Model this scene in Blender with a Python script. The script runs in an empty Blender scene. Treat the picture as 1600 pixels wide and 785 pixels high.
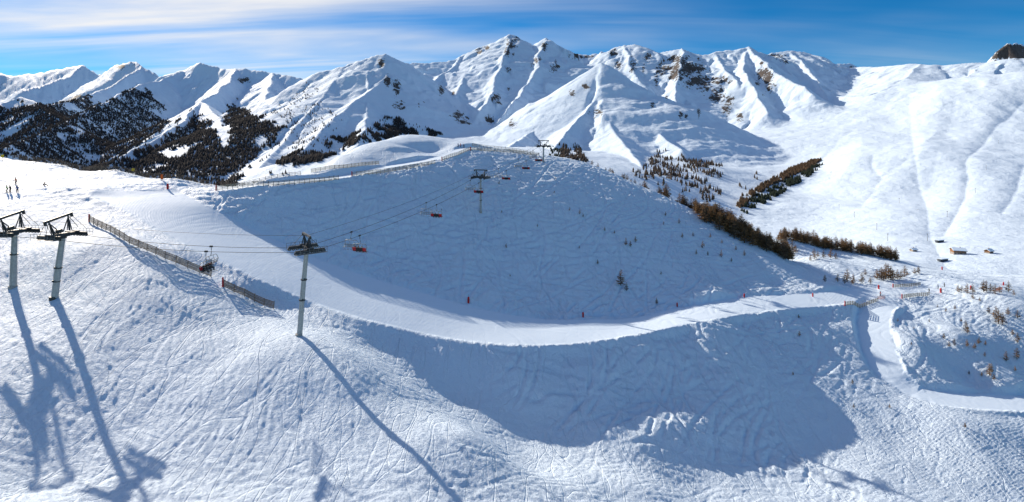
import bpy, bmesh, math, random
import numpy as np
from mathutils import Vector, Matrix

# ------------------------------------------------------------------ camera, sky, sun, exposure
scene = bpy.context.scene
F, CX, HY = 780.0, 800.0, 215.0            # photo focal length, centre column, eye-level row (pixels of the 1600 px photo)
cam_data = bpy.data.cameras.new('camera')
cam_data.sensor_width = 36.0
cam_data.lens = F / 1600.0 * 36.0
cam_data.shift_y = -(392.5 - HY) / 1600.0
cam_data.clip_start = 0.5
cam_data.clip_end = 60000.0
cam = bpy.data.objects.new('camera', cam_data)
scene.collection.objects.link(cam)
cam.location = (0, 0, 0)
cam.rotation_euler = (math.radians(90), 0, 0)
scene.camera = cam

SUN_AZ, SUN_EL = math.radians(-49.0), math.radians(27.0)     # azimuth from +Y, clockwise positive
sun_dir = Vector((math.sin(SUN_AZ) * math.cos(SUN_EL), math.cos(SUN_AZ) * math.cos(SUN_EL), math.sin(SUN_EL)))
sd = bpy.data.lights.new('sun', 'SUN')
sd.energy = 5.0
sd.angle = math.radians(0.53)
sd.color = (1.0, 0.865, 0.71)
sun = bpy.data.objects.new('sun', sd)
scene.collection.objects.link(sun)
sun.rotation_euler = sun_dir.to_track_quat('Z', 'Y').to_euler()
sun.location = sun_dir * 300

world = bpy.data.worlds.new('World')
scene.world = world
world.use_nodes = True
wn, wl = world.node_tree.nodes, world.node_tree.links
wn.clear()
w_out = wn.new('ShaderNodeOutputWorld')
w_bg = wn.new('ShaderNodeBackground')
w_bg.inputs['Strength'].default_value = 0.088
sky = wn.new('ShaderNodeTexSky')
sky.sky_type = 'NISHITA'
sky.sun_disc = False
sky.sun_elevation = SUN_EL
sky.sun_rotation = SUN_AZ
sky.altitude = 2400
sky.air_density = 1.0
sky.dust_density = 0.25
sky.ozone_density = 3.2
# thin cirrus: noise on a flat cloud sheet, position = direction / height
w_tc = wn.new('ShaderNodeTexCoord')
w_sep = wn.new('ShaderNodeSeparateXYZ')
wl.new(w_tc.outputs['Generated'], w_sep.inputs[0])
def wmath(op, a, b=None, clamp=False):
    n = wn.new('ShaderNodeMath'); n.operation = op; n.use_clamp = clamp
    for i, v in enumerate((a, b)):
        if v is None: continue
        if isinstance(v, (int, float)): n.inputs[i].default_value = v
        else: wl.new(v, n.inputs[i])
    return n.outputs[0]
zz = wmath('ADD', wmath('MAXIMUM', w_sep.outputs[2], 0.0), 0.09)
cu = wmath('DIVIDE', w_sep.outputs[0], zz)
cv = wmath('DIVIDE', w_sep.outputs[1], zz)
w_cmb = wn.new('ShaderNodeCombineXYZ')
wl.new(cu, w_cmb.inputs[0]); wl.new(cv, w_cmb.inputs[1])
def wnoise(scale, detail, rough, sx, sy, rot, dist=0.0, off=(0, 0, 0)):
    m = wn.new('ShaderNodeMapping')
    m.inputs['Scale'].default_value = (sx, sy, 1)
    m.inputs['Rotation'].default_value = (0, 0, math.radians(rot))
    m.inputs['Location'].default_value = off
    wl.new(w_cmb.outputs[0], m.inputs['Vector'])
    n = wn.new('ShaderNodeTexNoise')
    n.inputs['Scale'].default_value = scale; n.inputs['Detail'].default_value = detail
    n.inputs['Roughness'].default_value = rough; n.inputs['Distortion'].default_value = dist
    wl.new(m.outputs[0], n.inputs['Vector'])
    return n.outputs['Fac']
n_big = wnoise(0.42, 4, 0.55, 0.55, 1.0, -8, 0.3, (11.615, 4.114, 0))
n_fine = wnoise(1.2, 6, 0.55, 0.22, 1.4, -10, 0.6, (12.839, 18.93, 0))
def wramp(fac, stops):
    r = wn.new('ShaderNodeValToRGB')
    el = r.color_ramp.elements
    el[0].position, el[0].color = stops[0][0], (stops[0][1],) * 3 + (1,)
    el[1].position, el[1].color = stops[1][0], (stops[1][1],) * 3 + (1,)
    wl.new(fac, r.inputs[0])
    return r.outputs[0]
cm = wmath('MULTIPLY', wramp(n_big, ((0.30, 0.0), (0.60, 1.0))), wramp(n_fine, ((0.28, 0.2), (0.66, 1.0))))
w_dot = wn.new('ShaderNodeVectorMath'); w_dot.operation = 'DOT_PRODUCT'
wl.new(w_tc.outputs['Generated'], w_dot.inputs[0]); w_dot.inputs[1].default_value = sun_dir
fwd = wmath('POWER', wmath('MAXIMUM', w_dot.outputs['Value'], 0.0), 2.0)
cm = wmath('MULTIPLY', cm, wmath('ADD', wmath('MULTIPLY', fwd, 1.0), 0.22), True)
w_mix = wn.new('ShaderNodeMix'); w_mix.data_type = 'RGBA'
w_hsv = wn.new('ShaderNodeHueSaturation')
w_hsv.inputs['Saturation'].default_value = 2.5
w_hsv.inputs['Value'].default_value = 1.0
wl.new(sky.outputs[0], w_hsv.inputs['Color'])
wl.new(cm, w_mix.inputs['Factor'])
wl.new(w_hsv.outputs[0], w_mix.inputs[6])
# cloud colour: sunlit ice, a little brighter where the sky behind is bright
w_cl = wn.new('ShaderNodeMix'); w_cl.data_type = 'RGBA'
w_cl.inputs['Factor'].default_value = 0.88
wl.new(sky.outputs[0], w_cl.inputs[6])
w_cl.inputs[7].default_value = (8.6, 8.4, 8.2, 1)
wl.new(w_cl.outputs[2], w_mix.inputs[7])
wl.new(w_mix.outputs[2], w_bg.inputs['Color'])
wl.new(w_bg.outputs[0], w_out.inputs[0])

scene.view_settings.view_transform = 'Standard'
scene.view_settings.look = 'None'
scene.view_settings.exposure = 0.34
scene.view_settings.gamma = 1.0
scene.view_settings.use_curve_mapping = False
scene.render.engine = 'CYCLES'
scene.cycles.max_bounces = 5
scene.cycles.diffuse_bounces = 3

rng = np.random.default_rng(7)
random.seed(7)
C = scene.collection
# ------------------------------------------------------------------ small maths kit
def P(px, py, Y):
    """photo pixel + depth -> point in metres"""
    return ((px - CX) / F * Y, Y, (HY - py) / F * Y)

_ga = np.random.default_rng(3).uniform(0, 2 * np.pi, (256, 256)).astype(np.float32)
_gx, _gy = np.cos(_ga), np.sin(_ga)
def gnoise(x, y, seed=0):
    x = np.asarray(x, np.float32) + np.float32(seed * 17.31); y = np.asarray(y, np.float32) + np.float32(seed * 9.73)
    xf = np.floor(x); yf = np.floor(y)
    xi = xf.astype(np.int32) & 255; yi = yf.astype(np.int32) & 255
    fx = x - xf; fy = y - yf
    ux = fx * fx * fx * (fx * (fx * 6 - 15) + 10); uy = fy * fy * fy * (fy * (fy * 6 - 15) + 10)
    x1 = (xi + 1) & 255; y1 = (yi + 1) & 255
    a = _gx[xi, yi] * fx + _gy[xi, yi] * fy
    b = _gx[x1, yi] * (fx - 1) + _gy[x1, yi] * fy
    c = _gx[xi, y1] * fx + _gy[xi, y1] * (fy - 1)
    d = _gx[x1, y1] * (fx - 1) + _gy[x1, y1] * (fy - 1)
    ab = a + ux * (b - a); cd = c + ux * (d - c)
    return (ab + uy * (cd - ab)) * 1.5
def fbm(x, y, oct=4, gain=0.5, lac=2.03, seed=0):
    s = 0; a = 1.0; f = 1.0
    for o in range(oct):
        s = s + a * gnoise(x * f, y * f, seed + o * 3); a *= gain; f *= lac
    return s
def ridged(x, y, oct=4, gain=0.5, lac=2.1, seed=0):
    s = 0; a = 1.0; f = 1.0
    for o in range(oct):
        s = s + a * (1 - 2 * np.abs(gnoise(x * f, y * f, seed + o * 5))); a *= gain; f *= lac
    return s
def sstep(a, b, x):
    t = np.clip((x - a) / (b - a), 0, 1)
    return t * t * (3 - 2 * t)

class RBF:
    """multiquadric surface through scattered points of the ground"""
    def __init__(self, pts, c, smooth=0.0):
        p = np.array(pts, np.float64)
        self.xy = p[:, :2]; self.c = c; n = len(p)
        d = np.hypot(self.xy[:, None, 0] - self.xy[None, :, 0], self.xy[:, None, 1] - self.xy[None, :, 1])
        A = np.zeros((n + 3, n + 3))
        A[:n, :n] = np.sqrt(d * d + c * c) + np.eye(n) * -smooth
        A[:n, n] = 1; A[:n, n + 1:] = self.xy; A[n, :n] = 1; A[n + 1:, :n] = self.xy.T
        b = np.zeros(n + 3); b[:n] = p[:, 2]
        self.w = np.linalg.solve(A, b)
    def __call__(self, x, y):
        x = np.asarray(x, np.float32); y = np.asarray(y, np.float32)
        n = len(self.xy); w = self.w
        z = (w[n] + w[n + 1] * x + w[n + 2] * y).astype(np.float64)
        for i in range(n):
            z += w[i] * np.sqrt((x - np.float32(self.xy[i, 0])) ** 2 + (y - np.float32(self.xy[i, 1])) ** 2 + np.float32(self.c ** 2))
        return z

def polyline_dense(pts, step):
    pts = np.array(pts, float); out = []
    # Catmull-Rom through the points
    n = len(pts)
    for i in range(n - 1):
        p0 = pts[max(i - 1, 0)]; p1 = pts[i]; p2 = pts[i + 1]; p3 = pts[min(i + 2, n - 1)]
        m = max(2, int(np.linalg.norm(p2[:2] - p1[:2]) / step))
        for k in range(m):
            t = k / m
            out.append(0.5 * ((2 * p1) + (-p0 + p2) * t + (2 * p0 - 5 * p1 + 4 * p2 - p3) * t * t + (-p0 + 3 * p1 - 3 * p2 + p3) * t ** 3))
    out.append(pts[-1])
    return np.array(out)

# ------------------------------------------------------------------ near terrain: the ski slope, its pistes and the domed hill
PISTE_LOW = [P(*q) for q in ((140, 303, 143), (200, 330, 134), (300, 385, 122), (400, 432, 117), (500, 475, 115), (600, 505, 115), (700, 527, 116), (800, 537, 118), (900, 535, 124), (1000, 520, 134), (1100, 500, 146), (1200, 485, 160), (1300, 476, 174), (1370, 470, 184))]
PISTE_UP = [P(q[0], q[1], q[2] * (1.035 if 390 < q[0] < 1100 else 1.0)) for q in ((275, 298, 158), (320, 322, 148), (400, 362, 140), (480, 400, 135), (580, 435, 134), (680, 465, 132), (760, 486, 132), (850, 500, 134), (930, 500, 138), (1000, 497, 144), (1060, 483, 152), (1170, 465, 172), (1290, 458, 186), (1370, 446, 205))]
ROAD = [P(*q) for q in ((1392, 462, 190), (1372, 482, 178), (1366, 505, 168), (1372, 540, 156), (1390, 580, 145), (1420, 606, 139), (1450, 618, 136), (1500, 626, 135.5), (1600, 630, 140), (1700, 632, 149), (1850, 632, 162))]
CREST = [P(*q) for q in ((340, 297, 158), (430, 289, 161), (530, 281, 172), (620, 267, 187), (690, 251, 205), (735, 235, 226), (800, 239, 248), (860, 244, 258), (920, 258, 258), (1000, 290, 250), (1050, 312, 242), (1100, 335, 234), (1150, 357, 227), (1200, 385, 222))]
ROAD_FAR = [P(*q) for q in ((-120, 236, 190), (0, 249, 182), (100, 259, 177), (200, 271, 172), (280, 283, 167), (340, 291, 167), (400, 285, 171), (485, 270, 179))]
DOME = [P(*q) for q in ((520, 250, 198), (560, 231, 216), (620, 213, 240), (690, 216, 250), (745, 227, 250), (590, 258, 194), (680, 241, 219))]
near_px = [
    (-150, 785, 50), (0, 785, 59), (200, 785, 61.5), (470, 785, 63), (600, 785, 64.5), (740, 785, 67), (900, 785, 75), (1000, 785, 83), (1100, 785, 91), (1200, 785, 95), (1400, 785, 98), (1600, 785, 104), (1800, 785, 112),
    (20, 450, 100), (83, 467, 96), (467, 525, 95), (0, 600, 75), (250, 600, 80.5), (300, 480, 100), (470, 650, 78), (600, 650, 81), (750, 690, 80), (550, 560, 92),
    (800, 720, 85), (900, 750, 84), (1000, 760, 87), (1100, 750, 98),
    (330, 428, 114), (400, 468, 110.5), (450, 492, 109), (500, 515, 105), (600, 545, 108), (700, 580, 108), (700, 605, 105), (800, 600, 109), (800, 650, 103), (900, 640, 108), (900, 695, 100),
    (1000, 640, 112.8), (1000, 700, 103), (1100, 640, 118), (1100, 700, 107.5), (1200, 620, 126.5), (1200, 690, 115), (1250, 560, 142.5), (1300, 540, 151.6), (1300, 600, 134.5), (1300, 700, 115.6), (1400, 690, 118), (1450, 680, 121), (1500, 700, 117), (1550, 680, 122), (1600, 700, 120),
    (20, 300, 142), (150, 288, 155), (0, 380, 115), (150, 380, 112), (250, 425, 107), (-150, 380, 112), (-150, 300, 142),
    (1235, 408, 225), (1210, 440, 190), (1300, 436, 212), (1400, 440, 215), (1260, 402, 250), (1320, 404, 270), (1220, 374, 290), (1300, 389, 292), (1400, 409, 285), (1440, 418, 268), (1500, 425, 265), (1600, 432, 265), (1750, 440, 265),
    (1480, 456, 204), (1540, 447, 218), (1600, 470, 192), (1600, 520, 173), (1500, 520, 164), (1430, 530, 156), (1450, 555, 151), (1500, 590, 150), (1600, 580, 155), (1450, 588, 143.5), (1600, 660, 129), (1550, 655, 128), (1500, 655, 126), (1420, 490, 178), (1750, 560, 178),
]
near_pts = [P(*q) for q in near_px] + PISTE_LOW + PISTE_UP + ROAD[1:] + CREST + ROAD_FAR + DOME
near_pts += [(-60, 22, -33), (-10, 25, -38), (30, 30, -46), (80, 45, -66), (130, 60, -82), (-130, 40, -30)]
def behind(pts, ks):
    out = []
    for (x, y, z) in pts:
        for k, dz in ks:
            out.append((x * k, y * k, z - dz))
    return out
near_pts += behind(ROAD_FAR[:6], ((1.16, 16), (1.7, 105)))
near_pts += behind([P(560, 231, 222), P(620, 213, 246), P(690, 216, 256), P(745, 227, 258)], ((1.18, 14), (1.6, 105)))
near_pts += behind([P(485, 270, 179)], ((1.12, 8), (1.7, 110)))
near_pts += behind(CREST[6:], ((1.06, 5), (1.2, 30), (1.6, 100)))
near_pts += behind([P(1220, 374, 290), P(1300, 389, 292), P(1400, 409, 285), P(1500, 425, 265), P(1600, 432, 265), P(1750, 440, 265)], ((1.15, 14), (1.45, 62)))
near_base = RBF(near_pts, 5.0, 0.15)

def band(low, up, n=260):
    """flat strip between two edges: centre points, half widths, edge heights"""
    L = polyline_dense(low, 0.8); U = polyline_dense(up, 0.8)
    k = np.linspace(0, 1, n)
    def res(A):
        # resample so that the original pairs stay paired
        return np.stack([np.interp(k, np.linspace(0, 1, len(A)), A[:, j]) for j in range(3)], 1)
    return res(L), res(U)
def paired(low, up, per=40):
    low = np.array(low); up = np.array(up); Ls = []; Us = []
    n = len(low)
    def cr(p, i, t):
        p0 = p[max(i - 1, 0)]; p1 = p[i]; p2 = p[i + 1]; p3 = p[min(i + 2, n - 1)]
        return 0.5 * ((2 * p1) + (-p0 + p2) * t + (2 * p0 - 5 * p1 + 4 * p2 - p3) * t * t + (-p0 + 3 * p1 - 3 * p2 + p3) * t ** 3)
    for i in range(n - 1):
        for k in range(per):
            Ls.append(cr(low, i, k / per)); Us.append(cr(up, i, k / per))
    Ls.append(low[-1]); Us.append(up[-1])
    return np.array(Ls), np.array(Us)
PL, PU = paired(PISTE_LOW, PISTE_UP)
RC = polyline_dense(ROAD, 1.5)
ROAD_HW = 4.3
WAY = polyline_dense([P(*q) for q in ((300, 293, 158), (345, 294.5, 160.5), (430, 286.5, 164), (530, 277, 175.5), (600, 262.5, 190), (690, 246, 211), (735, 231.5, 231), (800, 236, 252))], 1.5)
def lane_apply(x, y, z, line, hw, soft, w_mask, fade=14):
    """narrow track: level across, following its centre line"""
    zf = z.copy(); m = np.zeros_like(z)
    sel = np.where((x > line[:, 0].min() - 12) & (x < line[:, 0].max() + 12) & (y > line[:, 1].min() - 12) & (y < line[:, 1].max() + 12))[0]
    if len(sel) == 0: return zf, m
    xs = x[sel]; ys = y[sel]; best = np.full(len(sel), 1e9); Z = np.zeros(len(sel)); I = np.zeros(len(sel))
    for i in range(len(line) - 1):
        a, b = line[i], line[i + 1]; d = b[:2] - a[:2]
        t = np.clip(((xs - a[0]) * d[0] + (ys - a[1]) * d[1]) / (d @ d), 0, 1)
        dd = (xs - a[0] - t * d[0]) ** 2 + (ys - a[1] - t * d[1]) ** 2
        up = dd < best
        best[up] = dd[up]; Z[up] = (a[2] + t * (b[2] - a[2]))[up]; I[up] = (i + t)[up]
    dist = np.sqrt(best); n = len(line) - 1
    k = (1 - sstep(hw + 0.2, hw + soft, dist)) * sstep(0, fade, I) * (1 - sstep(n - fade, n, I))
    zf[sel] = z[sel] * (1 - k) + Z * k
    m[sel] = (1 - sstep(hw - 0.4, hw + w_mask, dist)) * sstep(0, fade * 0.5, I)
    return zf, m

def strip_apply(x, y, z, A, B, soft, w_mask, fade=20):
    """lay the flat cross-section A-B into the ground z; returns z and the groomed mask"""
    cen = (A[:, :2] + B[:, :2]) / 2
    zf = z.copy()
    x0, x1 = min(A[:, 0].min(), B[:, 0].min()) - 12, max(A[:, 0].max(), B[:, 0].max()) + 12
    y0, y1 = min(A[:, 1].min(), B[:, 1].min()) - 12, max(A[:, 1].max(), B[:, 1].max()) + 12
    sel = np.where((x > x0) & (x < x1) & (y > y0) & (y < y1))[0]
    m = np.zeros_like(z)
    if len(sel) == 0: return zf, m
    xs = x[sel].astype(np.float32); ys = y[sel].astype(np.float32)
    best = np.full(len(sel), 1e9, np.float32); T = np.zeros(len(sel), np.float32); Z = np.zeros(len(sel), np.float32); W = np.ones(len(sel), np.float32); I = np.zeros(len(sel), np.int32)
    cz = (A[:, 2] + B[:, 2]) / 2
    tan = np.gradient(cen, axis=0); tl = np.linalg.norm(tan, axis=1); tan = tan / tl[:, None]; dz = np.gradient(cz) / tl
    for i in range(len(A)):
        # cross line A_i -> B_i : along-line parameter and distance to the line
        ax, ay = A[i, 0], A[i, 1]; bx, by = B[i, 0], B[i, 1]
        L = math.hypot(bx - ax, by - ay); dx, dy = (bx - ax) / L, (by - ay) / L
        rx = xs - np.float32(ax); ry = ys - np.float32(ay)
        t = rx * np.float32(dx) + ry * np.float32(dy)
        tc = np.clip(t, 0, np.float32(L))
        d2 = (rx - tc * np.float32(dx)) ** 2 + (ry - tc * np.float32(dy)) ** 2
        up = d2 < best
        best[up] = d2[up]; T[up] = t[up] / L; W[up] = L; I[up] = i
        ox = rx[up] - tc[up] * np.float32(dx); oy = ry[up] - tc[up] * np.float32(dy)
        Z[up] = A[i, 2] + (B[i, 2] - A[i, 2]) * np.clip(t[up] / L, -0.3, 1.3) + dz[i] * (ox * tan[i, 0] + oy * tan[i, 1])
    dist = np.sqrt(best)
    k = (1 - sstep(0.3, soft, dist)) * sstep(0, fade, I + 0.0) * (1 - sstep(len(A) - 1 - fade, len(A) - 1, I + 0.0))
    zf[sel] = z[sel] * (1 - k) + Z * k
    m[sel] = 1 - sstep(0.0, w_mask, dist)
    return zf, m

def poly_mask(px, py, poly):
    poly = np.asarray(poly, float); n = len(poly); inside = np.zeros(px.shape, bool)
    j = n - 1
    for i in range(n):
        xi, yi = poly[i]; xj, yj = poly[j]
        if yi != yj:
            c = ((yi > py) != (yj > py)) & (px < (xj - xi) * (py - yi) / (yj - yi) + xi)
            inside ^= c
        j = i
    return inside
def to_px(x, y, z):
    return CX + F * x / y, HY - F * z / y

def bump(x, y, at, rx, ry, rot, h):
    c, s = math.cos(rot), math.sin(rot)
    dx, dy = x - at[0], y - at[1]
    a = (dx * c + dy * s) / rx; b = (-dx * s + dy * c) / ry
    return h * np.exp(-(a * a + b * b))

def near_smooth(x, y, want_mask=False):
    """ground height without surface texture"""
    shp = np.shape(x)
    x = np.asarray(x, np.float64).ravel(); y = np.asarray(y, np.float64).ravel()
    z = near_base(x, y)
    # lumpy shoulder in the gully, hollow cut into the dome, roll on the lip left of the piste
    z += bump(x, y, P(1075, 674, 110), 20, 6.5, 0.45, 3.0)
    z += bump(x, y, P(668, 236, 225), 9, 5.0, 0.7, -2.6)
    z += bump(x, y, P(640, 240, 217), 9, 3.0, 0.7, 1.2)
    z += bump(x, y, P(130, 297, 146), 16, 5, -0.5, 1.0)
    z += 0.45 * fbm(x / 17, y / 17, 3, seed=4) + 0.9 * fbm(x / 45, y / 45, 2, seed=9)
    z, m1 = strip_apply(x, y, z, PL, PU, 2.6, 1.6)
    z, m2 = lane_apply(x, y, z, RC, ROAD_HW, 2.0, 0.8)
    z, m3 = lane_apply(x, y, z, WAY, 3.2, 1.6, 0.8)
    m = np.maximum(np.maximum(m1, m2), m3)
    if want_mask: return z.reshape(shp), m.reshape(shp), (m1.reshape(shp), m2.reshape(shp), m3.reshape(shp))
    return z.reshape(shp)

# grid of the near ground (perspective grid: even detail from near to far)
NU, NV = 1130, 625
gu = np.linspace(-1.22, 1.22, NU); gy = np.exp(np.linspace(math.log(38.0), math.log(440.0), NV))
GU, GY = np.meshgrid(gu, gy)
gxw = (GU * GY).ravel(); gyw = GY.ravel()
gz, gmask, lanes = near_smooth(gxw, gyw, True)
gpx, gpy = to_px(gxw, gyw, gz)
# upper-left plateau and the junction are groomed as well
plateau = np.zeros_like(gz)
for poly in (((-200, 235), (0, 252), (200, 270), (300, 292), (270, 310), (110, 290), (60, 300), (-20, 330), (-200, 330)), ((1330, 445), (1400, 432), (1480, 436), (1500, 448), (1440, 462), (1400, 470), (1330, 475))):
    plateau = np.maximum(plateau, poly_mask(gpx, gpy, poly) * (gyw > 120) * 1.0)
groomed = np.maximum(gmask, plateau * 0.62)

# ---- ski tracks: skiers run down the fall line in turns; every run presses a groove
RX0, RY0, RS = -190.0, 42.0, 0.25
RW, RH = int(400 / RS), int(300 / RS)
cx_ = np.arange(0, RW, 8); cy_ = np.arange(0, RH, 8)
CXg, CYg = np.meshgrid(RX0 + cx_ * RS, RY0 + cy_ * RS)
coarse = near_base(CXg.ravel(), CYg.ravel()).reshape(CXg.shape)
gZy, gZx = np.gradient(coarse, 8 * RS)
def run_tracks(n, x0, x1, y0, y1, step, nstep, amp, wav, straight, seed):
    r = np.random.default_rng(seed)
    X = r.uniform(x0, x1, n); Y = r.uniform(y0, y1, n)
    ph = r.uniform(0, 6.28, n); A = amp * r.uniform(0.3, 1.3, n); Wv = wav * r.uniform(0.6, 1.7, n)
    bias = r.normal(0, straight, n) if straight > 0 else r.choice((-1.0, 1.0), n) * r.normal(1.3, 0.16, n); life = r.integers(nstep // 4, nstep, n)
    acc = np.zeros((RH, RW), np.float32)
    hx = np.zeros(n); hy = np.zeros(n)
    for s in range(nstep):
        ix = np.clip(((X - RX0) / RS / 8).astype(int), 0, gZx.shape[1] - 1); iy = np.clip(((Y - RY0) / RS / 8).astype(int), 0, gZx.shape[0] - 1)
        dx, dy = -gZx[iy, ix], -gZy[iy, ix]
        L = np.hypot(dx, dy) + 1e-6; dx /= L; dy /= L
        if s == 0: hx, hy = dx.copy(), dy.copy()
        hx = hx * 0.96 + dx * 0.04; hy = hy * 0.96 + dy * 0.04
        a = np.arctan2(hy, hx) + bias + A * np.sin(ph + s * step / Wv * 6.28)
        X = X + np.cos(a) * step; Y = Y + np.sin(a) * step
        px_ = (X - RX0) / RS; py_ = (Y - RY0) / RS
        ok = (px_ > 1) & (px_ < RW - 2) & (py_ > 1) & (py_ < RH - 2) & (s < life)
        fx = px_[ok]; fy = py_[ok]; i = fx.astype(int); j = fy.astype(int); u = fx - i; v = fy - j
        for (di, dj, w) in ((0, 0, (1 - u) * (1 - v)), (1, 0, u * (1 - v)), (0, 1, (1 - u) * v), (1, 1, u * v)):
            np.add.at(acc, (j + dj, i + di), w.astype(np.float32))
    return acc * np.float32(step / RS)
def blur(a, sig):
    r = int(3 * sig + 1); k = np.exp(-0.5 * (np.arange(-r, r + 1) / sig) ** 2); k = (k / k.sum()).astype(np.float32)
    for ax in (0, 1):
        p = np.pad(a, [(r, r) if i == ax else (0, 0) for i in (0, 1)], mode='edge'); o = np.zeros_like(a)
        for t in range(2 * r + 1):
            o += k[t] * (p[t:t + a.shape[0], :] if ax == 0 else p[:, t:t + a.shape[1]])
        a = o
    return a
def trample(batches, n, area, step, nstep, amp, wav, straight, seed, s1, s2, depth, traverse=False):
    """batch after batch of skiers: a fresh groove with soft rims wipes out part of the older ones"""
    h = np.zeros((RH, RW), np.float32)
    for b_ in range(batches):
        tv = traverse and b_ % 3 != 2                            # most batches cross the steep hill, some run straight down it
        acc = run_tracks(n, *area, step, nstep, amp * (0.35 if tv else 1), wav * (1.6 if tv else 1), -1 if tv else straight, seed + b_)
        core = np.tanh(blur(acc, s1) * (s1 * 2.2)); wide = np.tanh(blur(acc, s2) * (s2 * 2.0))
        h = h * (1 - 0.8 * wide) + depth * (0.55 * wide - 1.25 * core)
    return h
tr_near = trample(14, 105, (-150, 190, 45, 165), 0.25, 300, 0.55, 22, 0.4, 1, 0.85, 2.1, 0.14)
tr_far = trample(12, 80, (-90, 200, 95, 285), 0.3, 320, 0.45, 32, 0.3, 60, 1.15, 3.0, 0.66, True)
def sample(r, x, y):
    fx = np.clip((x - RX0) / RS, 0, RW - 2.001); fy = np.clip((y - RY0) / RS, 0, RH - 2.001)
    i = fx.astype(int); j = fy.astype(int); u = fx - i; v = fy - j
    return r[j, i] * (1 - u) * (1 - v) + r[j, i + 1] * u * (1 - v) + r[j + 1, i] * (1 - u) * v + r[j + 1, i + 1] * u * v

def near_detail(x, y, gm):
    rough = 1 - gm
    farw = np.maximum(sstep(118, 150, y), 0.8 * sstep(-14, 4, x) * sstep(97, 108, y) * (1 - sstep(58, 74, x)))
    kn = 1 - 0.62 * sstep(70, 100, x - 0.25 * (y - 140))
    # chopped snow: lumps drawn out down the slope (towards the lower right)
    a = math.radians(-38); c, s = math.cos(a), math.sin(a)
    u = x * c + y * s; v = -x * s + y * c
    w1 = fbm(x / 9, y / 9, 2, seed=21)
    lump = fbm(u / 4.6 + w1 * 0.7, v / 1.5 + w1 * 0.7, 4, 0.6, seed=31)
    rid = 1 - 2 * np.abs(gnoise(u / 2.6 + 0.6 * w1, v / 1.0 + 0.4 * w1, seed=41))
    dens = 0.4 + 0.8 * np.clip(fbm(x / 26, y / 26, 2, seed=51) + 0.3, 0, 1)
    d = (0.095 * lump + 0.06 * rid) * dens * (1 - 0.75 * farw)
    d += 0.06 * fbm(u / 1.0, v / 0.6, 2, seed=61) * (1 - farw)
    d += sample(tr_near, x, y) * (1 - farw) + sample(tr_far, x, y) * farw * kn
    # wind and traverse ripples across the steep shaded hill
    rip = fbm(x / 6.5 + 0.8 * w1, y / 1.7 + 0.9 * w1, 3, 0.6, seed=91)
    d += 0.33 * rip * farw * kn + 0.35 * fbm(x / 11, y / 11, 3, seed=95) * farw
    # the dome behind the ridge road is untouched powder
    uu = x / y; wy = np.interp(uu, WAY[:, 0] / WAY[:, 1], WAY[:, 1])
    d *= 1 - 0.9 * sstep(2.5, 6.0, y - wy) * sstep(-0.52, -0.42, uu) * (1 - sstep(-0.08, -0.03, uu))
    edge = 4 * gm * (1 - gm)
    d2 = 0.13 * fbm(x / 1.8, y / 1.8, 3, seed=71) * edge
    corr = 0.012 * fbm(x / 3, y / 3, 3, seed=81) + 0.02 * fbm(x / 7, y / 7, 2, seed=83)
    scrape = 0.22 * (sample(tr_near, x, y) * (1 - farw) + 0.4 * sample(tr_far, x, y) * farw)
    return d * rough + d2 + (corr + scrape) * gm
gz_full = gz + near_detail(gxw, gyw, groomed)

def grid_mesh(name, xs, ys, zs, nu, nv, attrs=(), keep=None):
    me = bpy.data.meshes.new(name)
    co = np.stack([xs, ys, zs], 1).astype(np.float32)
    i = np.arange(nu - 1)[None, :] + np.arange(nv - 1)[:, None] * nu
    q = np.stack([i, i + 1, i + 1 + nu, i + nu], -1).reshape(-1, 4).astype(np.int32)
    if keep is not None:                                         # only the chosen cells of the grid
        q = q[keep]; used, inv = np.unique(q, return_inverse=True); q = inv.reshape(-1, 4).astype(np.int32); co = co[used]
        attrs = [(an, np.asarray(av)[used]) for an, av in attrs]
    me.vertices.add(len(co)); me.vertices.foreach_set('co', co.ravel())
    me.loops.add(q.size); me.loops.foreach_set('vertex_index', q.ravel())
    me.polygons.add(len(q)); me.polygons.foreach_set('loop_start', (np.arange(len(q)) * 4).astype(np.int32))
    try: me.polygons.foreach_set('loop_total', np.full(len(q), 4, np.int32))
    except Exception: pass
    me.polygons.foreach_set('use_smooth', np.ones(len(q), bool))
    for an, av in attrs:
        at = me.attributes.new(an, 'FLOAT', 'POINT'); at.data.foreach_set('value', np.asarray(av, np.float32))
    me.update(); me.validate()
    return me

# ------------------------------------------------------------------ materials for the setting
def new_mat(name):
    m = bpy.data.materials.new(name); m.use_nodes = True
    nt = m.node_tree; nt.nodes.clear()
    out = nt.nodes.new('ShaderNodeOutputMaterial'); b = nt.nodes.new('ShaderNodeBsdfPrincipled')
    nt.links.new(b.outputs[0], out.inputs[0])
    return m, nt, b
def nnoise(nt, vec, scale, detail=4, rough=0.55, dist=0.0):
    n = nt.nodes.new('ShaderNodeTexNoise')
    n.inputs['Scale'].default_value = scale; n.inputs['Detail'].default_value = detail
    n.inputs['Roughness'].default_value = rough; n.inputs['Distortion'].default_value = dist
    if vec is not None: nt.links.new(vec, n.inputs['Vector'])
    return n.outputs['Fac']
def nmath(nt, op, a, b=None, c=None, clamp=False):
    n = nt.nodes.new('ShaderNodeMath'); n.operation = op; n.use_clamp = clamp
    for i, v in enumerate((a, b, c)):
        if v is None: continue
        if isinstance(v, (int, float)): n.inputs[i].default_value = v
        else: nt.links.new(v, n.inputs[i])
    return n.outputs[0]
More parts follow.
